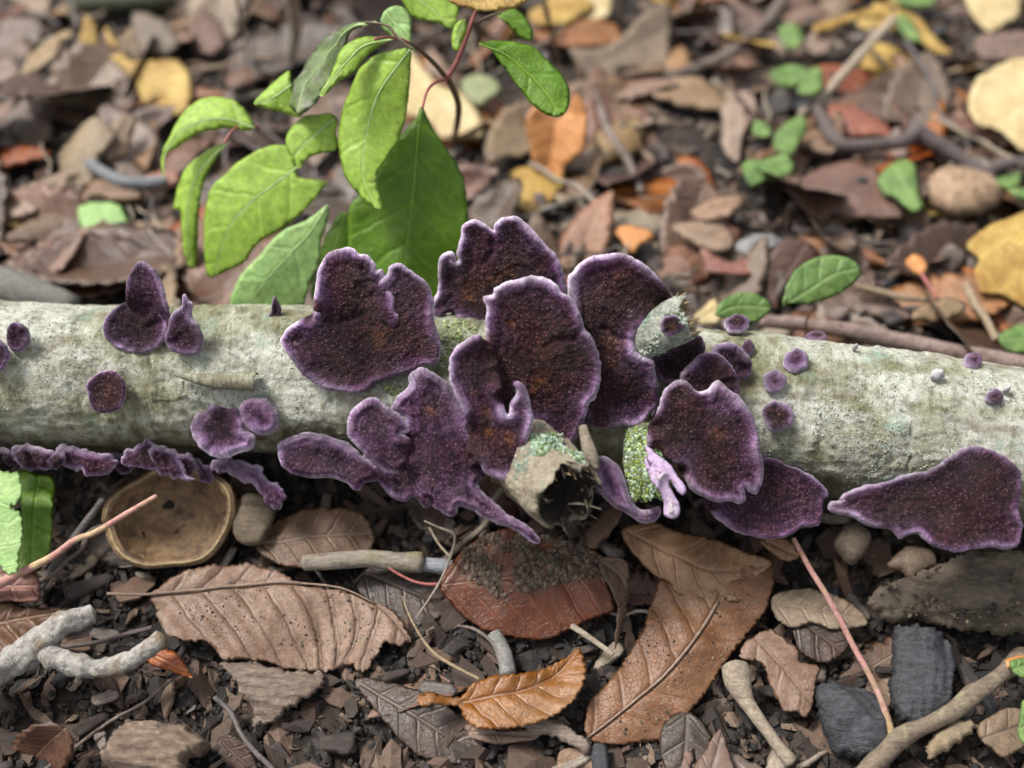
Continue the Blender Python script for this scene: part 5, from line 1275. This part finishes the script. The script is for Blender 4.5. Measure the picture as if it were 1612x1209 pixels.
front('h 1140,1130 1180,1060 1260,990 1330,990 1385,1010 1340,1070 1240,1130 1180,1170', M_TWIGL, 'crumbly straw coloured wood fragment beside the bottom right twig', 'wood_fragment', 'wood fragment', z=.5, thick=.12, round_=.15, mids=False, grooves=.12, jag=2)
front('f 530,1105 560,1040 590,985 700,992 800,1000 880,1008 905,1040 980,1078 975,1110 940,1150 880,1180 870,1260 540,1260 500,1180', M_CHIP, 'ridged grey brown wood chunk at the bottom left edge', 'wood_chunk', 'wood chunk', z=.75, thick=.3, round_=.07, mids=False, grooves=.38, jag=1.3, wave=.1, mid='f 500,1080 950,1130')
front('X 735,1140 790,1150 850,1148 840,1165 780,1172 740,1160', 'grey', 'thin grey leaf edge below the curled orange brown leaf', z=.45)
front('g 860,1000 960,980 1040,1010 1100,1050 1170,1100 1140,1145 1050,1100 960,1060 880,1050', M_CHIP, 'brown chip between the curled leaf and the large diagonal leaf', 'wood_chip', 'wood chip', z=.45, thick=.08, round_=.1, mids=False, grooves=.1, jag=1.2)
front('g 1170,1110 1230,1100 1250,1170 1240,1260 1180,1260', M_CHAR, 'dark square chip at the bottom edge below the large leaf', 'wood_chip', 'wood chip', z=.4, thick=.1, round_=.08, mids=False, grooves=.06)
front('X 560,1070 640,1080 700,1110 760,1160 740,1200 660,1190 600,1130', ML['dark'], 'dark flat wet leaf left of the curled orange brown one', z=.3, wave=.1)
front('X 1250,960 1310,975 1340,1010 1300,1045 1255,1020', ML['dark'], 'dark leaf scrap left of the pink stalk', z=.4)
front('X 620,870 690,905 700,960 660,985 600,960 560,920', ML['dark'], 'dark leaf half hidden under the broken stick', z=.35)
front('X 1040,1150 1080,1120 1120,1160 1100,1215 1050,1215', ML['dark'], 'dark purplish leaf piece at the bottom edge below the large leaf', z=.35)

# ------------------------------------------------------------------ soil lumps lying on the wet leaf
def crumb_mesh(name, cs, rs, cols, mat, seed=0, **props):
    ico = bpy.data.meshes.new('tmp'); import bmesh
    bm = bmesh.new(); bmesh.ops.create_icosphere(bm, subdivisions=1, radius=1); bm.to_mesh(ico); bm.free()
    n = len(ico.vertices); v = np.empty(n * 3); ico.vertices.foreach_get('co', v); v = v.reshape(-1, 3); f = np.array([tuple(p.vertices) for p in ico.polygons])
    bpy.data.meshes.remove(ico)
    R_ = np.random.RandomState(seed); m = len(cs)
    sc = R_.uniform(.55, 1.3, (m, 1, 3)); V = v[None] * sc * (1 + R_.uniform(-.22, .22, (m, n, 1)))
    a = R_.uniform(0, 2 * pi, m); b = R_.uniform(0, pi, m); ca, sa, cb, sb = np.cos(a), np.sin(a), np.cos(b), np.sin(b)
    Rz = np.zeros((m, 3, 3)); Rz[:, 0, 0] = ca; Rz[:, 0, 1] = -sa; Rz[:, 1, 0] = sa; Rz[:, 1, 1] = ca; Rz[:, 2, 2] = 1
    Rx = np.zeros((m, 3, 3)); Rx[:, 1, 1] = cb; Rx[:, 1, 2] = -sb; Rx[:, 2, 1] = sb; Rx[:, 2, 2] = cb; Rx[:, 0, 0] = 1
    V = np.einsum('mij,mnj->mni', Rz @ Rx, V) * np.asarray(rs)[:, None, None] + np.asarray(cs)[:, None]
    F = (f[None] + (np.arange(m) * n)[:, None, None]).reshape(-1, 3)
    me = mesh_from(name, V.reshape(-1, 3), F.tolist(), {'tint': np.repeat(np.asarray(cols), n, 0)}, smooth=False)
    return link(name, me, mat, **props)
M_TINT = mat_attr('litter_bits')
def scat_on(o, n, poly, r0, r1, cols, name, label, seed):
    me = o.data; B_ = BVHTree.FromPolygons([v.co + o.location for v in me.vertices], [tuple(f.vertices) for f in me.polygons])
    R_ = np.random.RandomState(seed); O = np.array([p[:2] for p in T(poly)]); lo, hi = O.min(0), O.max(0); cs = []
    while len(cs) < n:
        q = R_.uniform(lo, hi, (1, 2))
        if not inside(q, O)[0] or vnoise([[q[0, 0] * .035, q[0, 1] * .05, 0]], 5)[0] < R_.uniform(-.5, .3): continue
        h = B_.ray_cast(Vector(CAM), Vector(rays(q)[0]))[0]
        if h is not None: cs.append(np.array(h))
    rs = r0 + (r1 - r0) * R_.rand(n) ** 3; c = np.array(cols)[R_.randint(0, len(cols), n)] * R_.uniform(.7, 1.3, (n, 1))
    return crumb_mesh(name, cs, rs, c, M_TINT, seed, label=label, kind='stuff')
def scat(n, poly, z0, z1, r0, r1, cols, name, label=None, seed=0, mat=None, **pr):
    R_ = np.random.RandomState(seed); O = np.array([p[:2] for p in T(poly)]); lo, hi = O.min(0), O.max(0); P = []
    while len(P) < n:
        q = R_.uniform(lo, hi, (n * 2, 2)); q = q[inside(q, O)]; P += q.tolist()
    P = np.array(P[:n]); cs = []
    for p in P: cs.append(on_z(p[0], p[1], R_.uniform(z0, z1)))
    rs = r0 + (r1 - r0) * R_.rand(n) ** 2.5; c = np.array(cols)[R_.randint(0, len(cols), n)] * R_.uniform(.6, 1.3, (n, 1))
    return crumb_mesh(name, cs, rs, c, mat or M_TINT, seed, label=label, kind='stuff', **pr)
scat_on(WET, 2600, 'g 560,200 640,130 760,95 950,115 1150,170 1220,230 1210,310 1050,330 900,360 840,430 760,430 640,340 560,300', .012, .085, [(.15, .105, .075), (.20, .15, .11), (.10, .07, .05)], 'soil_lumps', 'brown lumps of soil on the dark reddish wet leaf', 3)
scat(70, 'X 985,835 1120,850 1200,890 1160,1020 1060,1150 950,1150 1020,1000', .72, .86, .008, .022, [(.5, .45, .38), (.2, .14, .1)], 'grit', 'tiny pale grains on the large brown leaves', 4)
scat(260, 'h 890,430 1000,340 1300,230 1600,210 1610,560 1100,500', .95, 1.15, .02, .07, [(.2, .15, .1), (.1, .075, .055), (.05, .04, .03)], 'crumbs', 'crumbs on the rotting bark slab', 5)

# ------------------------------------------------------------------ the deep litter
def proto(kind, i):
    R_ = random.Random(100 + i)
    L_ = R_.uniform(1.6, 3.4); W_ = L_ * R_.uniform(.30, .52)
    N_ = 26; up = []; lo = []
    pk = R_.uniform(.32, .5)
    for k in range(N_ + 1):
        t = k / N_; w_ = (sin(pi * t ** (math.log(.5) / math.log(pk))) ** .8) * W_ / 2
        w_ *= 1 + .08 * sin(k * 2.1 + i)
        up.append((t * L_ - L_ / 2, w_ * R_.uniform(.93, 1.05))); lo.append((t * L_ - L_ / 2, -w_ * R_.uniform(.93, 1.05)))
    pts = up + lo[-2:0:-1]
    if R_.random() < .4:   # torn
        c_ = R_.uniform(-.1, .4) * L_; pts = [p for p in pts if p[0] < c_ + .1 * sin(p[1] * 9)]
    O = np.array(pts) * 100
    V2, F, d = fill2d(O, 14, i); V2 = V2 / 100; d = d / 100
    u, v = V2[:, 0] + L_ / 2, V2[:, 1] - .03 * np.sin(V2[:, 0] * 2)
    fo = R_.uniform(-.35, .5); be = R_.uniform(-.5, .5); cu = R_.uniform(-.3, .4)
    h = fo * np.abs(v) + be * (V2[:, 0] / L_ * 2) ** 2 * .4 + cu * (v / W_ * 2) ** 2 * .5 * (v > 0) + .10 * fbm(np.stack([V2[:, 0], V2[:, 1], V2[:, 0] * 0 + i], 1) * 1.3, i, 3)
    h += .009 * np.cos((u - .75 * abs(v)) / .45 * 2 * pi) * sstep(abs(v) / .15)
    P3 = np.column_stack([V2, h * 1.0]); n = np.array([0, 0, 1.0])
    pr = np.minimum(d / .03, 1)
    V, FF, at = two_sided(V2, F, d, P3, n, .01 * pr, .01 * pr, {'mu': u, 'mv': v})
    return mesh_from('dead_leaf', V, FF, at)
KM = ['brown', 'tan', 'mauve', 'grey', 'dark', 'rust', 'brown', 'mauve', 'tan', 'dark', 'grey', 'brown', 'yellow', 'mauve', 'rust', 'brown']
PRO = []
for i, k in enumerate(KM):
    me = proto(k, i); me.materials.append(ML[k]); PRO.append((k, me))
CN = {'brown': 'brown', 'tan': 'light tan', 'mauve': 'purplish brown', 'grey': 'grey', 'dark': 'blackish brown', 'rust': 'rusty red', 'yellow': 'yellow'}
def to_px(p):
    d = np.array(p) - CAM; z = d @ FW
    return 806 + FPX * (d @ RT) / z, 604.5 - FPX * (d @ UP) / z
MARKS = []
def mark(s_, ph):
    p = T(s_)[0]; MARKS.append((p[0], p[1], ph))
for s_, ph in (('a 400,250', 'the hooked yellow leaf'), ('a 750,430', 'the mottled yellow leaf'), ('a 130,560', 'the broad grey leaf'), ('a 380,720', 'the folded tan leaf'),
               ('a 100,950', 'the oval tan leaf'), ('a 480,1040', 'the pale green blotched leaf'), ('a 560,850', 'the blue grey stick'), ('a 900,560', 'the arching green leaf'), ('a 1380,150', 'the pale upright stem'),
               ('a 600,20', 'the dark greenish stick'), ('c 470,500', 'the cream leaf behind the shrub'), ('c 1000,700', 'the bright orange folded leaf'), ('c 1360,1120', 'the orange leaf tip'), ('c 1100,160', 'the wide orange brown leaf'),
               ('c 1000,40', 'the bright yellow top leaf'), ('c 1400,200', 'the leaning grey leaf'), ('c 1330,740', 'the curving twig'), ('d 80,430', 'the pale orange oval leaf'), ('d 150,980', 'the stacked cream leaves'),
               ('d 400,750', 'the lobed seedling'), ('d 520,250', 'the round leaved seedling'), ('d 830,80', 'the narrow yellow curl'), ('d 1460,60', 'the pale yellow top leaf'), ('d 1500,500', 'the big cream yellow leaf'),
               ('d 820,590', 'the red orange leaf'), ('d 1050,670', 'the dark bent root'), ('d 800,910', 'the broad purplish leaf'), ('d 1030,860', 'the bright green seedling'), ('d 1310,930', 'the ridged nut shell'), ('d 830,270', 'the straw coloured stick'),
               ('e 1550,650', 'the golden yellow leaf'), ('e 660,720', 'the oval green leaf'), ('e 350,560', 'the shiny whitish leaf'), ('e 230,650', 'the thin orange curl'), ('e 1100,650', 'the tiny orange scrap'), ('e 1210,860', 'the curled pinkish leaf'), ('e 900,980', 'the long pinkish stick'),
               ('X 267,812', 'the nut husk'), ('X 130,1010', 'the forked grey branch'), ('X 20,850', 'the toothed green leaf'), ('X 440,970', 'the long ribbed leaf'), ('X 440,1090', 'the fibrous bark flake'), ('X 250,1170', 'the ridged wood chunk'), ('X 285,1043', 'the rusty leaf'),
               ('X 490,850', 'the shaded purplish leaf'), ('X 570,883', 'the broken stick'), ('X 830,920', 'the wet leaf'), ('X 700,850', 'the kinked stalk'), ('X 830,1090', 'the curled orange leaf'), ('X 1000,1110', 'the large diagonal leaf'), ('X 1110,880', 'the overlapping pale leaf'),
               ('X 1330,960', 'the pink stalk'), ('X 1230,1080', 'the angular torn leaf'), ('X 1450,1060', 'the flat charcoal piece'), ('X 1340,1130', 'the stalk crossed charcoal'), ('X 1480,930', 'the bark slab'), ('X 1500,1120', 'the bottom right twig'), ('X 1410,890', 'the flat pebble'),
               ('X 1200,1150', 'the club headed stem'), ('X 660,1140', 'the dark flat wet leaf'), ('X 1140,1180', 'the small triangular leaf'), ('X 880,800', 'the cut stub'), ('X 1000,780', 'the mossy stub')):
    mark(s_, ph)
USED = {}
def place(me, name, cat, desc, x, y_, z_, rz, tilt, sc, grp):
    o = bpy.data.objects.new(name, me); S.collection.objects.link(o)
    o.location = (x, y_, z_); o.rotation_euler = (RNG.gauss(0, tilt), RNG.gauss(0, tilt), rz); o.scale = (sc, sc, sc)
    px, py = to_px((x, y_, z_)); cands = []
    for mx, my, ph in MARKS:
        dx, dy = px - mx, py - my; far = math.hypot(dx, dy)
        if abs(dx) > 2 * abs(dy): r = 'right of' if dx > 0 else 'left of'
        elif abs(dy) > 2 * abs(dx): r = 'below' if dy > 0 else 'above'
        else: r = ('lower' if dy > 0 else 'upper') + (' right of' if dx > 0 else ' left of')
        cands.append((far, ('close to the ' if far < 60 else '') + (r.replace(' of', ' side of') if far < 60 else r) + ' ' + ph))
    cands.sort(); a_ = (math.degrees(rz) % 180)
    ori = 'lying crosswise' if a_ < 30 or a_ > 150 else ('pointing up' if 60 < a_ < 120 else ('slanting up right' if a_ < 90 else 'slanting up left'))
    lab = None
    for q in (f'{desc} {cands[0][1]}', f'{desc} {ori}, {cands[0][1]}', f'{desc} {cands[1][1]}', f'{desc} {ori}, {cands[1][1]}', f'{desc} {cands[2][1]}', f'{desc} {ori}, {cands[2][1]}'):
        if q not in USED and len(q.split()) <= 16: lab = q; break
    if lab is None: lab = f'{desc} {ori}, {cands[0][1]}'
    USED[lab] = 1; o['label'] = lab; o['category'] = cat; o['group'] = grp
    return o
def in_view(x, y_, m=0):
    px, py = to_px((x, y_, .4)); return -m < px < 1612 + m and -m < py < 1209 + m
HERO.append(np.array([(267 + 104 * cos(t), 812 + 86 * sin(t)) for t in np.linspace(0, 6.2, 20)]))
HB = [(O, O.min(0), O.max(0)) for O in HERO]
def on_hero(x, y_, prob):
    q = np.array([to_px((x, y_, .5))])
    if RNG.random() > prob: return False
    for O, lo, hi in HB:
        if lo[0] < q[0, 0] < hi[0] and lo[1] < q[0, 1] < hi[1] and inside(q, O)[0]: return True
    return False
cnt = 0; tries = 0
while cnt < 299 and tries < 9000:
    tries += 1
    y_ = RNG.uniform(-8.5, 20); x = RNG.uniform(-20, 20)
    if not in_view(x, y_, 160): continue
    if y_ < -1.6 and RNG.random() < .55: continue
    if -1.6 <= y_ < 1.4: continue
    if on_hero(x, y_, .92 if y_ < 0 else .45): continue
    k, me = PRO[RNG.randrange(len(PRO))] if y_ > 0 else PRO[RNG.choice([0, 2, 4, 6, 7, 9, 10, 11, 15])]
    z_ = float(gz(x, y_)[0]) + RNG.uniform(.05, .5 if y_ > 0 else .22)
    sc = RNG.uniform(.9, 1.75) if y_ > 0 else RNG.uniform(.45, 1.0)
    place(me, 'dead_leaf', 'fallen leaf', ('large ' if sc > 1.15 else 'small ' if sc < .8 else '') + CN[k] + ' dead leaf', x, y_, z_, RNG.uniform(0, 6.3), .30, sc, 'dead leaves of the litter')
    cnt += 1
# wood chips
def chip_proto(i, mat, L0=.9):
    R_ = random.Random(500 + i); L_ = L0 * R_.uniform(.7, 1.5); W_ = L_ * R_.uniform(.22, .55)
    pts = [(-L_ / 2, -W_ / 2), (0, -W_ / 2 * R_.uniform(.8, 1.1)), (L_ / 2 * R_.uniform(.7, 1), -W_ / 2 * R_.uniform(.3, 1)), (L_ / 2, 0), (L_ / 2 * R_.uniform(.6, 1), W_ / 2 * R_.uniform(.5, 1)), (0, W_ / 2), (-L_ / 2 * R_.uniform(.8, 1.1), W_ / 2 * R_.uniform(.4, 1))]
    O = catmull(np.array(pts) * 100, 6); V2, F, d = fill2d(O, 9, i); V2 = V2 / 100; d = d / 100
    P3 = np.column_stack([V2, .05 * fbm(np.column_stack([V2[:, 0] * 2, V2[:, 1] * 12, V2[:, 0] * 0 + i]), i, 3) + R_.uniform(-.15, .15) * V2[:, 0] ** 2])
    pr = np.sqrt(np.clip(1 - (1 - np.minimum(d / .06, 1)) ** 2, 0, 1)); n = np.array([0, 0, 1.0]); th = R_.uniform(.03, .10)
    V, FF, at = two_sided(V2, F, d, P3, n, th * pr, th * pr, {'mu': V2[:, 0]})
    me = mesh_from('wood_chip', V, FF, at, smooth=True); me.materials.append(mat); return me
CP = [(c, chip_proto(i, m)) for i, (c, m) in enumerate([('brown', M_CHIP), ('blackish', M_CHIPD), ('brown', M_CHIP), ('blackish', M_CHIPD), ('pale', M_TWIGL), ('grey brown', M_TWIG), ('blackish', M_CHIPD), ('charred', M_CHAR), ('grey brown', M_TWIG)])]
cnt = 0
while cnt < 290:
    y_ = RNG.uniform(-8.5, 17); x = RNG.uniform(-17, 17)
    if not in_view(x, y_, 60) or (-1.3 < y_ < 1.2) or on_hero(x, y_, 1 if y_ < 0 else .6): continue
    if y_ > 0 and RNG.random() < .72: continue
    c, me = RNG.choice(CP)
    place(me, 'wood_chip', 'wood chip', f'small {c} wood chip', x, y_, float(gz(x, y_)[0]) + RNG.uniform(.08, .32), RNG.uniform(0, 6.3), .35, RNG.uniform(.5, 1.5) if y_ > 0 else RNG.uniform(.3, .95), 'wood chips of the litter')
    cnt += 1
# thin twigs
TW = []
for i in range(6):
    R_ = random.Random(900 + i); L_ = R_.uniform(1.5, 4)
    pts = [(L_ * t / 5 - L_ / 2, R_.uniform(-.12, .12), R_.uniform(-.06, .1)) for t in range(6)]
    o = tube('twig', pts, [R_.uniform(.03, .08)] * 6, [M_TWIG, M_TWIGL, M_TWIGD][i % 3], seg=8, rough=.2); me = o.data; bpy.data.objects.remove(o); TW.append((['grey brown', 'straw coloured', 'dark'][i % 3], me))
cnt = 0
while cnt < 90:
    y_ = RNG.uniform(-8, 18); x = RNG.uniform(-18, 18)
    if not in_view(x, y_, 60) or (-1.6 < y_ < 1.4) or on_hero(x, y_, 1 if y_ < 0 else .6): continue
    c, me = RNG.choice(TW)
    place(me, 'twig', 'twig', f'thin {c} twig', x, y_, float(gz(x, y_)[0]) + RNG.uniform(.2, .55), RNG.uniform(0, 6.3), .12, RNG.uniform(.6, 1.2), 'thin twigs of the litter')
    cnt += 1
# fragments nobody could count
def frags(n, seed, xr, yr, s0, s1, zz, pal, name, label, pw=2.0, dens=None):
    R_ = np.random.RandomState(seed); x = R_.uniform(*xr, n); y_ = R_.uniform(*yr, n)
    if dens is not None:
        k = dens(x, y_, R_); x, y_ = x[k], y_[k]; n = len(x)
    z = gz(x, y_) + R_.uniform(zz[0], zz[1], n); s = s0 + (s1 - s0) * R_.rand(n) ** pw
    K = 7; a = (np.arange(K) * 2 * pi / K)[None] + R_.uniform(-.3, .3, (n, K)); r = R_.uniform(.55, 1.1, (n, K)); el = R_.uniform(.25, .8, n)[:, None]
    P = np.stack([np.cos(a) * r, np.sin(a) * r * el, R_.uniform(-.22, .22, (n, K))], -1); P = np.concatenate([P, np.stack([R_.uniform(-.2, .2, n), R_.uniform(-.1, .1, n), R_.uniform(.05, .3, n)], -1)[:, None]], 1)
    P2 = P.copy(); P2[..., 2] -= .10
    P = np.concatenate([P, P2], 1) * s[:, None, None]
    az = R_.uniform(0, 2 * pi, n); tx = R_.normal(0, .4, n)
    X, Y, Z = P[..., 0], P[..., 1], P[..., 2]; Y, Z = Y * np.cos(tx)[:, None] - Z * np.sin(tx)[:, None], Y * np.sin(tx)[:, None] + Z * np.cos(tx)[:, None]
    X, Y = X * np.cos(az)[:, None] - Y * np.sin(az)[:, None], X * np.sin(az)[:, None] + Y * np.cos(az)[:, None]
    V = np.stack([X + x[:, None], Y + y_[:, None], Z + z[:, None]], -1)
    f = [(j, (j + 1) % K, K) for j in range(K)] + [(K + 1 + (j + 1) % K, K + 1 + j, 2 * K + 1) for j in range(K)] + [(j, K + 1 + j, K + 1 + (j + 1) % K) for j in range(K)] + [(j, K + 1 + (j + 1) % K, (j + 1) % K) for j in range(K)]
    F = (np.array(f)[None] + (np.arange(n) * (2 * K + 2))[:, None, None]).reshape(-1, 3)
    col = np.array(pal)[R_.randint(0, len(pal), n)] * R_.uniform(.6, 1.25, (n, 1))
    me = mesh_from(name, V.reshape(-1, 3), F.tolist(), {'tint': np.repeat(col, 2 * K + 2, 0)}, smooth=False)
    link(name, me, M_TINT, label=label, kind='stuff')
PAL = [(.14, .09, .065), (.22, .15, .11), (.09, .06, .05), (.30, .22, .16), (.05, .037, .03), (.17, .11, .09), (.24, .13, .08), (.11, .085, .08), (.34, .28, .22)]
frags(5000, 1, (-19, 19), (1.0, 20), .08, .55, (0, .22), [tuple(v * .8 for v in c) for c in PAL], 'leaf_fragments', 'fine broken leaf and wood litter behind the branch')
frags(7500, 2, (-13, 13), (-9, 1.5), .05, .34, (0, .14), [(.035, .026, .02), (.02, .017, .015), (.08, .053, .04), (.14, .09, .065), (.025, .022, .022), (.24, .17, .12), (.018, .015, .013)], 'soil_fragments', 'small dark fragments of wood and leaf in front of the branch', 2.6)
frags(14000, 3, (-90, 90), (-60, 120), .4, 1.8, (0, .4), PAL, 'outer_litter', 'leaf litter of the surrounding forest floor', 1.5, dens=lambda x, y_, R_: ~((abs(x) < 19) & (y_ > -9) & (y_ < 20)))
R_ = np.random.RandomState(77)
frags(600, 7, (-12, 12), (-9, -.8), .2, .7, (.04, .2), [(.10, .06, .042), (.16, .10, .07), (.18, .12, .085), (.06, .038, .028), (.045, .032, .028), (.13, .075, .05)], 'leaf_scraps', 'decayed brown leaf scraps matted together in front of the branch', 1.3)
NC = 20000
x = R_.uniform(-12, 12, NC); y_ = R_.uniform(-8.5, 1, NC)
rs = .012 + .12 * R_.rand(NC) ** 5
cl = np.array([(.022, .018, .016), (.035, .028, .024), (.06, .045, .038), (.015, .013, .013), (.12, .09, .07)])[R_.choice(5, NC, p=[.3, .3, .2, .15, .05])]
crumb_mesh('soil_crumbs', np.column_stack([x, y_, gz(x, y_) + R_.uniform(.0, .12, NC)]), rs, cl * R_.uniform(.7, 1.3, (NC, 1)), M_TINT, 78, label='black crumbly soil in front of the branch', kind='stuff')

# ------------------------------------------------------------------ lichen, moss and crusts with their own relief
def crust(o, n, poly, r0, r1, cols, name, label, seed, freq=.03, th=0.0):
    me = o.data; B_ = BVHTree.FromPolygons([v.co + o.location for v in me.vertices], [tuple(f.vertices) for f in me.polygons])
    R_ = np.random.RandomState(seed); O = np.array([p[:2] for p in T(poly)]); lo, hi = O.min(0), O.max(0); cs = []; t_ = 0
    while len(cs) < n and t_ < n * 12:
        Q = R_.uniform(lo, hi, (n, 2)); t_ += n
        k = inside(Q, O) & (fbm(np.column_stack([Q * freq, Q[:, 0] * 0 + seed]), 5, 3) > th + R_.uniform(-.12, .12, n)); Q = Q[k]
        if not len(Q): continue
        for d_ in rays(Q):
            h = B_.ray_cast(Vector(CAM), Vector(d_))[0]
            if h is not None: cs.append(np.array(h))
            if len(cs) >= n: break
    m = len(cs); rs = r0 + (r1 - r0) * R_.rand(m) ** 2; c = np.array(cols)[R_.randint(0, len(cols), m)] * R_.uniform(.7, 1.3, (m, 1))
    return crumb_mesh(name, cs, rs, c, M_TINT, seed, label=label, kind='stuff')
crust(st3, 2200, 'E 840,400 1100,400 1100,820 840,820', .012, .05, [(.34, .44, .08), (.24, .34, .06), (.42, .56, .34), (.52, .64, .48), (.16, .20, .06)], 'moss', 'bright green moss and mint lichen on the short stub', 81, th=-.7)
crust(st1, 500, 'E 300,380 640,400 640,620 420,520 320,640', .015, .06, [(.42, .58, .44), (.56, .66, .54), (.20, .30, .12)], 'lichen', 'mint green lichen on the upper edge of the cut stub', 82, th=0.0)
crust(st2, 420, 'C 1120,560 1500,560 1500,880 1120,880', .012, .045, [(.50, .56, .48), (.62, .66, .58), (.25, .30, .2)], 'lichen', 'grey green lichen crust on the broken twig stub', 83, th=0.0)
crust(LOG, 900, 'X 690,500 745,505 765,560 720,590 690,640 640,640 600,610 650,590 700,560', .014, .05, [(.40, .50, .20), (.26, .34, .12), (.52, .58, .36)], 'moss', 'yellow green moss between the brackets of the central cluster', 84, th=-.2)
crust(LOG, 1300, 'X -30,500 480,500 480,700 -30,700', .006, .024, [(.60, .62, .54), (.40, .42, .32), (.20, .19, .12), (.42, .54, .44)], 'bark_crust', 'fine crusty lichen grains on the left part of the branch', 85, th=.05, freq=.02)
crust(LOG, 1500, 'X 1180,540 1650,600 1650,790 1180,760', .006, .026, [(.64, .66, .58), (.40, .42, .32), (.20, .19, .12), (.42, .54, .44)], 'bark_crust', 'fine crusty lichen grains on the right part of the branch', 86, th=.05, freq=.02)

crust(bpy.data.objects[BIG], 420, 'X 930,1120 1030,900 1210,890 1200,960 1060,1150 950,1160', .006, .03, [(.04, .03, .022), (.10, .07, .05), (.3, .24, .18)], 'dirt_specks', 'specks of soil on the large diagonal leaf', 93, th=.0)
crust(bpy.data.objects[RIBBED], 420, 'X 240,940 400,900 600,945 600,1030 300,1000', .006, .032, [(.04, .03, .022), (.10, .07, .05), (.3, .24, .18)], 'dirt_specks', 'specks of soil on the long ribbed leaf', 94, th=.0)
